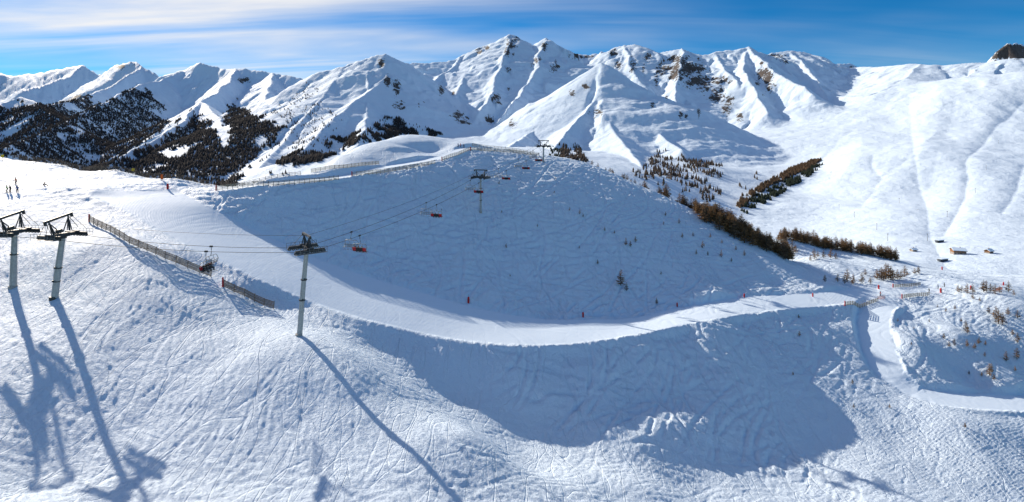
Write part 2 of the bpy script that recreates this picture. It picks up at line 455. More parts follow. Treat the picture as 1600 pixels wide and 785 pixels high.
def nmix(nt, f, a, b):
    n = nt.nodes.new('ShaderNodeMix'); n.data_type = 'RGBA'
    if isinstance(f, (int, float)): n.inputs[0].default_value = f
    else: nt.links.new(f, n.inputs[0])
    for v, s in ((a, 6), (b, 7)):
        if isinstance(v, tuple): n.inputs[s].default_value = v + (1,)
        else: nt.links.new(v, n.inputs[s])
    return n.outputs[2]
def nmapr(nt, v, a, b, c=0.0, d=1.0):
    n = nt.nodes.new('ShaderNodeMapRange'); n.clamp = True
    nt.links.new(v, n.inputs[0])
    for i, k in enumerate((a, b, c, d)): n.inputs[i + 1].default_value = k
    return n.outputs[0]
def nbump(nt, h, strength, dist, normal=None):
    n = nt.nodes.new('ShaderNodeBump'); n.inputs['Strength'].default_value = strength; n.inputs['Distance'].default_value = dist
    nt.links.new(h, n.inputs['Height'])
    if normal is not None: nt.links.new(normal, n.inputs['Normal'])
    return n.outputs[0]

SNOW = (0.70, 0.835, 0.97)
def snow_near():
    m, nt, b = new_mat('slope_snow')
    geo = nt.nodes.new('ShaderNodeNewGeometry'); pos = geo.outputs['Position']
    at = nt.nodes.new('ShaderNodeAttribute'); at.attribute_name = 'groomed'
    big = nnoise(nt, pos, 0.05, 4); fine = nnoise(nt, pos, 0.9, 6)
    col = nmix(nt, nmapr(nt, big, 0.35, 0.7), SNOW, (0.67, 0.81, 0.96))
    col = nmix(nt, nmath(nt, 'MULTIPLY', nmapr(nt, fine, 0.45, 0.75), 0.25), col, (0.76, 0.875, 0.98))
    nt.links.new(col, b.inputs['Base Color'])
    b.inputs['Roughness'].default_value = 0.62
    b.inputs['Specular IOR Level'].default_value = 0.25
    inv = nmath(nt, 'SUBTRACT', 1.0, nmath(nt, 'MULTIPLY', at.outputs['Fac'], 0.9))
    crumb = nnoise(nt, pos, 2.2, 7, 0.66, 0.5)
    # wandering ski tracks: level lines of stretched noise, each a shallow groove
    tracks = None
    for k, (sc, st, rot, wd) in enumerate(((0.13, 0.35, 40, 0.008), (0.10, 0.4, -25, 0.006), (0.16, 0.3, 80, 0.010), (0.14, 0.3, 55, 0.008), (0.12, 0.35, 15, 0.007))):
        mp = nt.nodes.new('ShaderNodeMapping'); mp.inputs['Rotation'].default_value = (0, 0, math.radians(rot)); mp.inputs['Scale'].default_value = (1, st, 0.3); mp.inputs['Location'].default_value = (k * 13.7, k * 5.1, 0)
        nt.links.new(pos, mp.inputs[0])
        n = nnoise(nt, mp.outputs[0], sc, 1.0, 0.4, 0.0)
        g = nmapr(nt, nmath(nt, 'ABSOLUTE', nmath(nt, 'SUBTRACT', n, 0.5 + 0.03 * ((k % 3) - 1))), 0.0, wd, 0.0, 1.0)
        tracks = g if tracks is None else nmath(nt, 'MULTIPLY', tracks, nmath(nt, 'ADD', nmath(nt, 'MULTIPLY', g, 0.7), 0.3))
    hgt = nmath(nt, 'ADD', nmath(nt, 'MULTIPLY', crumb, 0.72), nmath(nt, 'MULTIPLY', tracks, 0.26))
    nt.links.new(nbump(nt, nmath(nt, 'MULTIPLY', hgt, inv), 1.0, 0.42), b.inputs['Normal'])
    return m
MAT_SNOW = snow_near()
_q = (np.arange(NU - 1)[None, :] + np.arange(NV - 1)[:, None] * NU).ravel()
def cells(v): return (v[_q] + v[_q + 1] + v[_q + NU] + v[_q + NU + 1]) / 4
lane_c = [cells(m) for m in lanes]
side = lane_c[1] > 0.5; ridge_way = (lane_c[2] > 0.5) & ~side; main = (lane_c[0] > 0.5) & ~side & ~ridge_way
# smooth normals of the whole ground, so that the pieces join without a crease
_G = np.stack([gxw, gyw, gz_full], 1).reshape(NV, NU, 3)
_n = np.cross(np.gradient(_G, axis=1), np.gradient(_G, axis=0)).reshape(-1, 3); _n /= np.linalg.norm(_n, axis=1)[:, None]
for nm, keep in (('snow_slope', ~(side | ridge_way | main)), ('piste', main), ('side_track', side), ('ridge_road', ridge_way)):
    me = grid_mesh(nm, gxw, gyw, gz_full, NU, NV, (('groomed', groomed), ('nx', _n[:, 0]), ('ny', _n[:, 1]), ('nz', _n[:, 2])), keep)
    nn = np.empty((len(me.vertices), 3), np.float32)
    for k, an in enumerate(('nx', 'ny', 'nz')):
        t = np.empty(len(me.vertices), np.float32); me.attributes[an].data.foreach_get('value', t); nn[:, k] = t
        me.attributes.remove(me.attributes[an])
    me.normals_split_custom_set_from_vertices(nn)
    me.materials.append(MAT_SNOW)
    ob = bpy.data.objects.new(nm, me); C.objects.link(ob); ob['kind'] = 'structure'

# ground lookup on the finished near grid
GZ2 = gz_full.reshape(NV, NU)
_lu0, _lus = gu[0], gu[1] - gu[0]
_ly0, _lys = math.log(38.0), (math.log(440.0) - math.log(38.0)) / (NV - 1)
def H(x, y):
    fu = (x / y - _lu0) / _lus; fv = (math.log(y) - _ly0) / _lys
    i = min(max(int(fu), 0), NU - 2); j = min(max(int(fv), 0), NV - 2); a = fu - i; b = fv - j
    return float(GZ2[j, i] * (1 - a) * (1 - b) + GZ2[j, i + 1] * a * (1 - b) + GZ2[j + 1, i] * (1 - a) * b + GZ2[j + 1, i + 1] * a * b)
def ground(px, py, ymin=45.0, ymax=430.0):
    """where the view ray of a photo pixel meets the near ground"""
    u = (px - CX) / F; k = (HY - py) / F
    ys = np.exp(np.linspace(math.log(ymin), math.log(ymax), 900))
    prev = None; best = (1e9, ys[0])
    for y in ys:
        d = k * y - H(u * y, y)
        if d <= 0: break
        if d < best[0]: best = (d, y)
        prev = y
    else:
        y = best[1]
    return Vector((u * y, y, H(u * y, y)))
# ------------------------------------------------------------------ far terrain: valley floor and the mountain chain
far_px = [
    (480, 285, 850), (600, 262, 900), (400, 268, 1200), (700, 232, 1400), (745, 228, 1800), (800, 240, 1200), (900, 264, 950), (1000, 276, 950), (1060, 292, 950),
    (1130, 312, 1000), (1105, 332, 850), (1100, 262, 1300), (1200, 262, 1600), (1280, 206, 2300), (1200, 372, 700), (1300, 402, 600), (1450, 422, 500), (1600, 434, 460), (1750, 440, 440), (1400, 340, 790), (1300, 340, 850), (1230, 300, 1150), (1350, 250, 1400), (1450, 250, 1250), (1600, 340, 760), (1600, 200, 1500), (1750, 200, 1450), (1450, 170, 1900), (1350, 160, 2300), (1500, 125, 2250), (1600, 120, 1950), (1780, 110, 1900),
    (1290, 170, 2900), (1180, 215, 2100), (680, 190, 2400), (740, 200, 2300),
]
far_pts = [P(*q) for q in far_px] + [(x, 360, -150) for x in (-450, -250, -100, 0, 100, 250)] + [(330, 350, -140), (450, 350, -140)]
far_pts += [(-1500, 900, -330), (-900, 900, -320), (-480, 800, -230), (-2600, 2000, -330), (-1900, 1900, -330), (-1300, 1700, -300), (-900, 1600, -230), (-3800, 3500, -250), (-2600, 3000, -200), (-1200, 2400, -60), (-6000, 6000, 0)]
far_pts += [(-9000, 9000, 200), (0, 9000, 200), (9000, 9000, 200)]
far_base = RBF(far_pts, 60.0, 4.0)

# ridges: photo pixels + depth, initial slope on both sides, length over which the flank flattens, fluting strength
def spur(start, pix, g):
    """spur descending towards the viewer at grade g below its starting point; depth follows from the grade"""
    out = [start]; Y = start[2]; z = (HY - start[1]) / F * Y
    for px, py in pix:
        k = (HY - py) / F; Y2 = (z - g * Y) / (k - g); Y2 = min(Y2, Y - 10); out.append((px, py, Y2)); Y = Y2; z = k * Y2
    return tuple(out)
RIDGES = [
    # (points, slope, L, flute)
    # far snowy peaks at the left end
    (((-120, 120, 7000), (0, 114, 7000), (22, 118, 7000), (60, 114, 6900), (96, 107, 6800), (129, 101, 6700), (151, 113, 6800), (175, 120, 6900)), 0.89, 2500, 30),
    (((129, 101, 6700), (110, 118, 6300), (80, 128, 5900), (40, 140, 5500)), 0.82, 2500, 25),
    # peak 203 and its ridge
    (((120, 140, 4900), (150, 124, 4900), (174, 106, 4900), (203, 94, 4800), (222, 104, 4700), (251, 118, 4600), (300, 130, 4700)), 1.01, 2500, 25),
    (((222, 104, 4700), (200, 118, 4400), (170, 135, 4100), (135, 152, 3700), (85, 163, 3300), (40, 172, 3000), (-30, 190, 2700)), 0.89, 2500, 22),
    # peak 316
    (((251, 119, 3900), (281, 108, 3900), (316, 97, 3900), (343, 106, 3800), (369, 107, 3700), (400, 110, 3650), (430, 114, 3600), (453, 118, 3550), (482, 125, 3500), (520, 135, 3600)), 1.01, 2500, 22),
    (((281, 110, 3850), (255, 126, 3600), (221, 131, 3400), (190, 146, 3150), (160, 162, 2900), (120, 182, 2600), (70, 205, 2250), (10, 232, 1900)), 0.89, 2500, 18),
    (((369, 107, 3700), (358, 128, 3300), (340, 142, 3000), (314, 158, 2700), (292, 183, 2350), (251, 212, 1950), (207, 236, 1650), (170, 258, 1450)), 1.01, 2500, 16),
    (((316, 158, 2700), (345, 185, 2300), (352, 215, 1950), (330, 245, 1650), (290, 268, 1450)), 0.74, 700, 12),
    (((430, 114, 3600), (425, 135, 3200), (412, 160, 2850), (400, 190, 2450)), 0.68, 700, 14),
    (((33, 151, 2700), (60, 165, 2600), (90, 185, 2450)), 0.68, 500, 10),
    (((33, 151, 2700), (0, 162, 2600), (-40, 170, 2500)), 0.68, 500, 10),
    # peak 597
    (((597, 83, 2600), (580, 88, 2590), (565, 93, 2580), (540, 104, 2560), (510, 113, 2550), (492, 116, 2540), (475, 128, 2500), (450, 150, 2450)), 0.75, 900, 24),
    (((597, 83, 2600), (594, 104, 2480), (599, 119, 2390), (589, 130, 2310), (592, 140, 2250), (577, 153, 2150), (571, 175, 1980), (571, 198, 1780), (560, 222, 1550)), 0.72, 800, 21),
    (((597, 83, 2600), (615, 91, 2620), (631, 98, 2650), (645, 100, 2900)), 0.80, 800, 10),
    (((540, 104, 2560), (515, 140, 2250), (480, 180, 1950), (440, 225, 1650), (405, 262, 1380)), 0.50, 700, 12),
    (((594, 130, 2310), (545, 165, 2000), (500, 205, 1700), (460, 245, 1450)), 0.50, 700, 10),
    # central massif 799 / 851
    (((645, 100, 3300), (672, 98, 3350), (700, 95, 3400), (730, 85, 3500), (752, 74, 3560), (763, 71, 3580), (780, 66, 3600), (790, 61, 3600), (799, 54, 3600), (810, 62, 3600), (830, 72, 3580), (843, 66, 3560), (851, 60, 3550), (864, 67, 3520), (879, 79, 3480), (905, 97, 3400), (930, 115, 3300)), 0.64, 1300, 26),
    (spur((799, 54, 3600), ((792, 75), (785, 95), (781, 110), (765, 145), (748, 180), (735, 205)), 0.50), 0.80, 700, 30),
    (spur((851, 60, 3550), ((846, 80), (838, 105), (818, 138), (800, 165), (778, 195), (760, 218)), 0.50), 0.80, 700, 30),
    (spur((763, 71, 3580), ((748, 92), (728, 118), (712, 145), (695, 165), (680, 185)), 0.46), 0.80, 700, 26),
    (spur((720, 88, 3450), ((700, 108), (678, 130), (658, 148), (645, 165)), 0.44), 0.75, 600, 22),
    (spur((879, 79, 3480), ((872, 100), (860, 128), (845, 155), (830, 180), (808, 208)), 0.48), 0.75, 700, 26),
    (spur((945, 80, 3650), ((935, 100), (940, 125)), 0.5), 0.8, 500, 24),
    (spur((1123, 81, 3280), ((1135, 105), (1155, 130)), 0.48), 0.8, 500, 24),
    (spur((1215, 82, 3340), ((1222, 105), (1240, 125)), 0.46), 0.75, 500, 22),
    (spur((800, 165, 2600), ((790, 190), (770, 212)), 0.5), 0.7, 400, 18),
    (((775, 165, 2950), (765, 185, 2750), (750, 200, 2600)), 0.90, 300, 10),
    # pyramid 938
    (((938, 98, 2250), (950, 114, 2200), (965, 132, 2120), (945, 143, 2050), (925, 160, 1940), (905, 183, 1790), (888, 204, 1650), (868, 232, 1420)), 0.72, 700, 10),
    (((938, 98, 2250), (957, 110, 2230), (975, 123, 2200), (993, 134, 2160), (1011, 146, 2110), (1044, 169, 2010), (1081, 189, 1900), (1105, 203, 1820), (1135, 228, 1680)), 0.74, 620, 6),
    (((938, 98, 2250), (915, 118, 2260), (890, 145, 2200), (860, 178, 2050), (830, 205, 1850), (790, 236, 1500)), 0.62, 800, 18),
    (((965, 132, 2120), (985, 152, 2020), (1008, 180, 1850), (1032, 208, 1650), (1065, 234, 1450)), 0.62, 500, 10),
    (((945, 143, 2050), (950, 175, 1850), (960, 205, 1620), (985, 240, 1320), (1005, 262, 1120)), 0.50, 500, 8),
    # right massif
    (((899, 84, 3700), (925, 86, 3700), (952, 80, 3650), (965, 73, 3620), (978, 70, 3600), (995, 70, 3560), (1015, 84, 3500), (1040, 81, 3450), (1064, 75, 3400), (1080, 82, 3350), (1097, 87, 3300), (1110, 85, 3280), (1123, 81, 3280), (1150, 78, 3290), (1171, 74, 3300), (1185, 80, 3310), (1200, 84, 3320), (1220, 81, 3340), (1234, 79, 3360), (1258, 81, 3400), (1275, 90, 3450), (1292, 100, 3500), (1310, 101, 3550), (1326, 99, 3600), (1345, 106, 3600), (1380, 106, 3600)), 0.64, 1300, 26),
    (spur((1097, 87, 3300), ((1113, 100), (1130, 122), (1147, 143), (1162, 166), (1180, 188), (1205, 212)), 0.50), 0.85, 600, 30),
    (spur((1064, 75, 3400), ((1058, 105), (1055, 135), (1066, 165), (1088, 190)), 0.50), 0.85, 600, 30),
    (spur((1171, 74, 3300), ((1195, 97), (1220, 115), (1243, 131), (1263, 146)), 0.42), 0.85, 600, 24),
    (spur((1171, 74, 3300), ((1165, 100), (1172, 125), (1185, 150), (1200, 175)), 0.48), 0.80, 600, 24),
    (spur((1234, 79, 3360), ((1258, 105), (1278, 130), (1290, 160)), 0.46), 0.75, 600, 22),
    (spur((1292, 100, 3500), ((1300, 125), (1302, 150)), 0.42), 0.7, 600, 18),
    (spur((978, 70, 3600), ((985, 95), (1000, 125), (1022, 155)), 0.50), 0.85, 600, 28),
    (spur((1015, 84, 3500), ((1028, 110), (1040, 140), (1052, 165)), 0.48), 0.85, 500, 26),
    # right mountain skyline and its shoulders
    (((1326, 106, 3300), (1380, 104, 3000), (1437, 100, 2750), (1450, 103, 2720), (1462, 108, 2700), (1480, 103, 2650), (1505, 100, 2600), (1530, 98, 2560), (1549, 96, 2520), (1580, 92, 2480), (1620, 90, 2450), (1720, 80, 2400), (1850, 90, 2400)), 0.42, 1500, 14),
    (((1437, 100, 2750), (1410, 122, 2500), (1370, 150, 2300), (1330, 178, 2200)), 0.35, 800, 10, 25.0),
    # rock tower at the right edge
    (((1552, 92, 2600), (1556, 78, 2600), (1564, 72, 2600), (1573, 65, 2600), (1580, 68, 2600), (1588, 66, 2610), (1600, 70, 2620), (1640, 78, 2620)), 1.70, 160, 8),
]
# ribs and gullies on the open right-hand mountainside (photo pixels laid onto the slope), height, half width
RELIEF = [(((1600, 165), (1560, 200), (1530, 235), (1510, 265), (1515, 290), (1508, 310), (1490, 345), (1475, 375)), -13, 24), (((1480, 125), (1420, 150), (1380, 175), (1330, 200)), -11, 30), (((1366, 255), (1360, 272), (1377, 290)), -8, 18),
          (((1549, 112), (1500, 150), (1470, 190), (1440, 240), (1400, 300)), 15, 60), (((1600, 215), (1570, 260), (1540, 310), (1530, 350)), 12, 45), (((1437, 108), (1400, 135), (1350, 170)), 15, 40), (((1580, 140), (1545, 180), (1528, 225)), 12, 32), (((1300, 300), (1340, 250), (1390, 215)), 8, 34), (((1600, 260), (1590, 300), (1560, 345)), -9, 18), (((1340, 330), (1380, 290), (1420, 262)), -7, 22), (((1260, 270), (1310, 230), (1350, 200)), -9, 25)]
def relief_lines():
    out = []
    yy = np.exp(np.linspace(math.log(430), math.log(3000), 500)).astype(np.float32)
    for pts, h, w in RELIEF:
        ln = []
        for px, py in pts:
            u = (px - CX) / F; zz = far_base(u * yy, yy); d = (HY - py) / F * yy - zz
            i = int(np.argmax(d <= 0)); ln.append((u * yy[i], yy[i]))
        out.append((np.array(ln), h, w))
    return out
FU, FV = 970, 640
fu = np.linspace(-1.3, 1.3, FU)
fy = np.exp(np.interp(np.linspace(0, 1, FV), [0, 0.2, 0.36, 0.84, 1.0], np.log([335.0, 900.0, 1500.0, 4000.0, 9500.0]))); ly = np.log(fy)
FUg, FYg = np.meshgrid(fu, fy)
fxw = (FUg * FYg).ravel().astype(np.float32); fyw = FYg.ravel().astype(np.float32)
def far_height(x, y):
    amp = 8 + 18 * sstep(1400, 3200, y)
    warpx = amp * fbm(x / 330, y / 330, 4, 0.5, seed=101)
    warpy = amp * fbm(x / 330, y / 330, 4, 0.5, seed=111)
    zb = far_base(x, y).astype(np.float32)
    # gentle relief on the open slopes
    zb += (5 * fbm(x / 330, y / 330, 4, 0.45, seed=121) + 3 * ridged(x / 260, y / 400, 3, 0.5, seed=131)) * sstep(450, 1200, y)
    ca, sa = math.cos(0.9), math.sin(0.9); ra = x * ca + y * sa; rb = -x * sa + y * ca     # gullies run down towards the valley
    rightw = sstep(0.35, 0.7, x / y) * sstep(650, 1300, y)
    zb += rightw * (5 * ridged(rb / 260 + 0.12 * fbm(x / 300, y / 300, 2, seed=141), ra / 1500, 3, 0.45, seed=143) + 5 * fbm(x / 420, y / 420, 2, seed=147))
    for ln, h, w in relief_lines():
        best = np.full(len(x), 1e12, np.float32)
        for a, b in zip(ln, ln[1:]):
            d = b - a; t = np.clip(((x + 0.5 * warpx - a[0]) * d[0] + (y + 0.5 * warpy - a[1]) * d[1]) / (d @ d), 0, 1)
            best = np.minimum(best, (x + 0.5 * warpx - a[0] - t * d[0]) ** 2 + (y + 0.5 * warpy - a[1] - t * d[1]) ** 2)
        zb += ((0.28 * h * np.exp(-np.sqrt(best) / (0.6 * w))) if h < 0 else 0.45 * h * np.exp(-best / (1.5 * w) ** 2)).astype(np.float32)
    zb += 0.8 * fbm(x / 60, y / 60, 4, 0.55, seed=133) * sstep(400, 700, y)
    xx = x + warpx; yy = y + warpy
    zmax = zb.copy(); acc = np.ones_like(zb)
    ridgeness = np.zeros_like(zb)
    for ri, rdg in enumerate(RIDGES):
        pts, s, L, fl = rdg[:4]; K = rdg[4] if len(rdg) > 4 else 3.0
        pw = np.array([P(*q) for q in pts], np.float32)
        best = np.full(len(x), -1e9, np.float32); dist = np.zeros(len(x), np.float32); ss = np.zeros(len(x), np.float32)
        # use the unwarped position near the crest so that the skyline stays where it was surveyed
        s0 = 0.0
        for i in range(len(pw) - 1):
            a, b = pw[i], pw[i + 1]
            d = b[:2] - a[:2]; L2 = float(d @ d); ln = math.sqrt(L2)
            t = ((xx - a[0]) * d[0] + (yy - a[1]) * d[1]) / L2
            t = np.clip(t, 0, 1)
            dd = (xx - a[0] - t * d[0]) ** 2 + (yy - a[1] - t * d[1]) ** 2
            dd = np.sqrt(dd); cand = a[2] + t * (b[2] - a[2]) - np.float32(0.55 * s * L) * np.log1p(dd * np.float32(1 / L)) - np.float32(0.45 * s) * dd
            up = cand > best
            best[up] = cand[up]; dist[up] = dd[up]; ss[up] = (s0 + t * ln)[up]
            s0 += ln
        m = sstep(0, 260, dist)
        lam = 170.0
        flute = ridged(ss / lam + warpx / 130, dist / (lam * 3.4) + warpy / 160, 5, 0.52, seed=200 + ri * 7)
        fine = ridged(ss / 62 + warpx / 90, dist / 240 + warpy / 120, 3, 0.5, seed=500 + ri * 7)
        rough = fbm(x / 70, y / 70, 4, 0.55, seed=300 + ri)
        zr = best + (flute - 0.9) * fl * (0.12 + 0.88 * sstep(0, 220, dist)) * (1 - 0.6 * sstep(500, 1400, dist)) * 1.15 + rough * fl * 0.2 + (fine - 0.7) * fl * 0.30 * sstep(0, 90, dist)
        # smooth maximum
        big = np.maximum(zmax, zr); df = np.abs(zmax - zr)
        zmax = big + K * np.exp(-df / K) * 0.5 * sstep(0, 80, dist)
    return zmax
fz = far_height(fxw, fyw)
fpx, fpy = to_px(fxw, fyw, fz)
# depth of what the camera sees (running skyline per column) to know which ground is in view
F2y = fpy.reshape(FV, FU); vis = np.minimum.accumulate(F2y, axis=0)
fvis = (F2y <= np.vstack([np.full((1, FU), 1e9), vis[:-1]]) + 0.8).ravel()

# bare rock: craggy spots seen in the photograph (pixel, radius) laid onto the mountain there
ROCKS = [(799, 68, 10, 14), (808, 62, 8, 8), (792, 80, 7, 10), (850, 72, 6, 12), (905, 86, 12, 6), (920, 88, 12, 6), (958, 82, 10, 7), (966, 102, 8, 10), (1012, 90, 10, 8), (1035, 108, 16, 14), (1055, 112, 16, 18), (1075, 110, 22, 18), (1100, 130, 22, 22), (1120, 150, 18, 20), (1060, 95, 22, 10), (1135, 170, 14, 18), (1092, 105, 12, 10), (1195, 115, 16, 12), (1215, 88, 18, 6), (1155, 185, 8, 14),
         (596, 100, 8, 12), (605, 128, 8, 14), (620, 140, 8, 18), (625, 165, 14, 10), (776, 155, 8, 10), (715, 180, 10, 14), (725, 190, 14, 8), (765, 190, 8, 10), (690, 140, 6, 12), (748, 80, 8, 6), (760, 76, 7, 5), (866, 108, 10, 8), (915, 135, 8, 8), (893, 145, 8, 8), (935, 175, 16, 8), (800, 195, 10, 10), (1020, 165, 6, 10),
         (1573, 76, 26, 16), (1590, 88, 20, 12), (1330, 105, 8, 3), (205, 97, 14, 6), (190, 104, 12, 5), (120, 155, 16, 8), (380, 125, 10, 6), (1275, 322, 4, 3), (1284, 337, 3, 5), (1338, 356, 6, 2), (1325, 364, 5, 2), (1430, 328, 12, 1.5), (1120, 125, 24, 10), (1085, 125, 20, 16), (1200, 130, 10, 16), (1140, 160, 10, 16), (990, 105, 7, 12), (840, 95, 6, 8), (1225, 95, 10, 8), (1500, 305, 5, 6), (1465, 382, 8, 4), (1400, 210, 3, 2), (1443, 265, 5, 2)]
rock = np.zeros(len(fz), np.float32)
_rr = random.Random(5)
for _k in range(90):                                              # scattered stones and bare tufts on the sunny mountainside
    ROCKS.append((_rr.uniform(1180, 1600), _rr.uniform(150, 395), _rr.uniform(1.2, 4.0), _rr.uniform(0.8, 1.8)))
for _k in range(14):
    ROCKS.append((_rr.uniform(640, 900), _rr.uniform(80, 200), _rr.uniform(2, 6), _rr.uniform(3, 8)))
for _k in range(20):
    ROCKS.append((_rr.uniform(960, 1240), _rr.uniform(85, 185), _rr.uniform(2, 6), _rr.uniform(4, 11)))
for (rx, ry, wx, wy) in ROCKS:
    e = ((fpx - rx) / wx) ** 2 + ((fpy - ry) / wy) ** 2
    rock = np.maximum(rock, np.exp(-e * 0.8).astype(np.float32) * fvis)
def mountain_mat():
    m, nt, b = new_mat('mountain_snow_rock')
    geo = nt.nodes.new('ShaderNodeNewGeometry'); pos = geo.outputs['Position']
    sepn = nt.nodes.new('ShaderNodeSeparateXYZ'); nt.links.new(geo.outputs['Normal'], sepn.inputs[0])
    at = nt.nodes.new('ShaderNodeAttribute'); at.attribute_name = 'rock'
    mp = nt.nodes.new('ShaderNodeMapping'); mp.inputs['Scale'].default_value = (1, 1, 0.28); nt.links.new(pos, mp.inputs[0])
    n1 = nnoise(nt, mp.outputs[0], 0.07, 8, 0.74, 0.1)
    n2 = nnoise(nt, pos, 0.006, 6, 0.6)
    steep = nmath(nt, 'SUBTRACT', 1.0, sepn.outputs[2])
    v = nmath(nt, 'ADD', nmath(nt, 'MULTIPLY', steep, 0.55), nmath(nt, 'MULTIPLY', n1, 0.75))
    v = nmath(nt, 'ADD', v, nmath(nt, 'MULTIPLY', at.outputs['Fac'], 0.30))
    v = nmath(nt, 'ADD', v, nmath(nt, 'MULTIPLY', nmath(nt, 'SUBTRACT', n2, 0.5), 0.18))
    rk = nmapr(nt, v, 0.705, 0.73)
    rn = nnoise(nt, mp.outputs[0], 0.11, 6, 0.6)
    rcol = nmix(nt, rn, (0.035, 0.032, 0.032), (0.15, 0.125, 0.11))
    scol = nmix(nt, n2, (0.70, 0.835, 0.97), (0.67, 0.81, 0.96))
    nt.links.new(nmix(nt, rk, scol, rcol), b.inputs['Base Color'])
    b.inputs['Roughness'].default_value = 0.7
    b.inputs['Specular IOR Level'].default_value = 0.15
    n3 = nnoise(nt, mp.outputs[0], 0.025, 9, 0.66)
    hb = nmath(nt, 'ADD', nmath(nt, 'MULTIPLY', n3, 1.0), nmath(nt, 'MULTIPLY', nmath(nt, 'MULTIPLY', rn, rk), 0.8))
    nt.links.new(nbump(nt, hb, 0.5, 12.0), b.inputs['Normal'])
    return m
MAT_MTN = mountain_mat()
me = grid_mesh('mountains', fxw, fyw, fz, FU, FV, (('rock', rock),))
me.materials.append(MAT_MTN)
ob = bpy.data.objects.new('mountains', me); C.objects.link(ob); ob['kind'] = 'structure'
FZ2 = fz.reshape(FV, FU)
_fu0, _fus = fu[0], fu[1] - fu[0]; _fidx = np.arange(FV, dtype=float); _fys = 0.004
def HF(x, y):
    a = (x / y - _fu0) / _fus; b = float(np.interp(math.log(y), ly, _fidx))
    i = min(max(int(a), 0), FU - 2); j = min(max(int(b), 0), FV - 2); a -= i; b -= j
    return float(FZ2[j, i] * (1 - a) * (1 - b) + FZ2[j, i + 1] * a * (1 - b) + FZ2[j + 1, i] * (1 - a) * b + FZ2[j + 1, i + 1] * a * b)
def ground_far(px, py, y0=430.0, y1=6000.0):
    u = (px - CX) / F; k = (HY - py) / F
    for y in np.exp(np.linspace(math.log(y0), math.log(y1), 1500)):
        if k * y - HF(u * y, y) <= 0: break
    return Vector((u * y, y, HF(u * y, y)))
# ------------------------------------------------------------------ building kit for the things
class MB:
    def __init__(self): self.v = []; self.f = []; self.m = []
    def add(self, vs, fs, mi=0):
        o = len(self.v); self.v += [tuple(p) for p in vs]; self.f += [tuple(o + i for i in f) for f in fs]; self.m += [mi] * len(fs)
    def box(self, c, s, M=None, mi=0, taper=1.0):
        vs = []
        for z in (-.5, .5):
            k = taper if z > 0 else 1.0
            for x, y in ((-.5, -.5), (.5, -.5), (.5, .5), (-.5, .5)):
                vs.append(Vector((x * s[0] * k, y * s[1] * k, z * s[2])))
        if M is not None: vs = [M @ p for p in vs]
        vs = [p + Vector(c) for p in vs]
        self.add(vs, [(3, 2, 1, 0), (4, 5, 6, 7), (0, 1, 5, 4), (1, 2, 6, 5), (2, 3, 7, 6), (3, 0, 4, 7)], mi)
    def tube(self, p0, p1, r0, r1=None, n=8, mi=0, caps=True):
        p0, p1 = Vector(p0), Vector(p1); r1 = r0 if r1 is None else r1
        q = (p1 - p0).to_track_quat('Z', 'Y'); vs = []
        for p, r in ((p0, r0), (p1, r1)):
            for k in range(n):
                a = 2 * math.pi * k / n
                vs.append(p + q @ Vector((r * math.cos(a), r * math.sin(a), 0)))
        fs = [(k, (k + 1) % n, n + (k + 1) % n, n + k) for k in range(n)]
        if caps: fs += [tuple(range(n - 1, -1, -1)), tuple(range(n, 2 * n))]
        self.add(vs, fs, mi)
    def path(self, pts, r, n=5, mi=0):
        pts = [Vector(p) for p in pts]; vs = []
        for i, p in enumerate(pts):
            d = (pts[min(i + 1, len(pts) - 1)] - pts[max(i - 1, 0)])
            q = d.to_track_quat('Z', 'Y')
            for k in range(n):
                a = 2 * math.pi * k / n
                vs.append(p + q @ Vector((r * math.cos(a), r * math.sin(a), 0)))
        fs = []
        for i in range(len(pts) - 1):
            for k in range(n):
                fs.append((i * n + k, i * n + (k + 1) % n, (i + 1) * n + (k + 1) % n, (i + 1) * n + k))
        self.add(vs, fs, mi)
    def lathe(self, prof, n=12, c=(0, 0, 0), mi=0):
        vs = []; fs = []
        for r, z in prof:
            for k in range(n):
                a = 2 * math.pi * k / n
                vs.append((c[0] + r * math.cos(a), c[1] + r * math.sin(a), c[2] + z))
        for i in range(len(prof) - 1):
            for k in range(n):
                fs.append((i * n + k, i * n + (k + 1) % n, (i + 1) * n + (k + 1) % n, (i + 1) * n + k))
        fs.append(tuple(range(n - 1, -1, -1))); m = (len(prof) - 1) * n; fs.append(tuple(m + k for k in range(n)))
        self.add(vs, fs, mi)
    def mesh(self, name, mats, smooth=False):
        me = bpy.data.meshes.new(name); me.from_pydata(self.v, [], self.f)
        for m in (mats if isinstance(mats, (list, tuple)) else [mats]): me.materials.append(m)
        me.polygons.foreach_set('material_index', self.m)
        if smooth: me.polygons.foreach_set('use_smooth', [True] * len(self.f))
        me.update()
        return me
    def build(self, name, mats, parent=None, smooth=False):
        return link(name, self.mesh(name, mats, smooth), parent)
def link(name, me, parent=None, loc=None, rot=None, scale=None):
    o = bpy.data.objects.new(name, me); C.objects.link(o)
    if parent is not None: o.parent = parent
    if loc is not None: o.location = loc
    if rot is not None: o.rotation_euler = rot
    if scale is not None: o.scale = scale
    return o
def thing(name, label, cat, loc=(0, 0, 0), rz=0.0, group=None):
    o = link(name, None, None, loc, (0, 0, rz)); o.empty_display_size = 0.3
    return tag(o, label, cat, group)
def tag(o, label, cat, group=None, kind=None):
    if label: o['label'] = label
    if cat: o['category'] = cat
    if group: o['group'] = group
    if kind: o['kind'] = kind
    return o
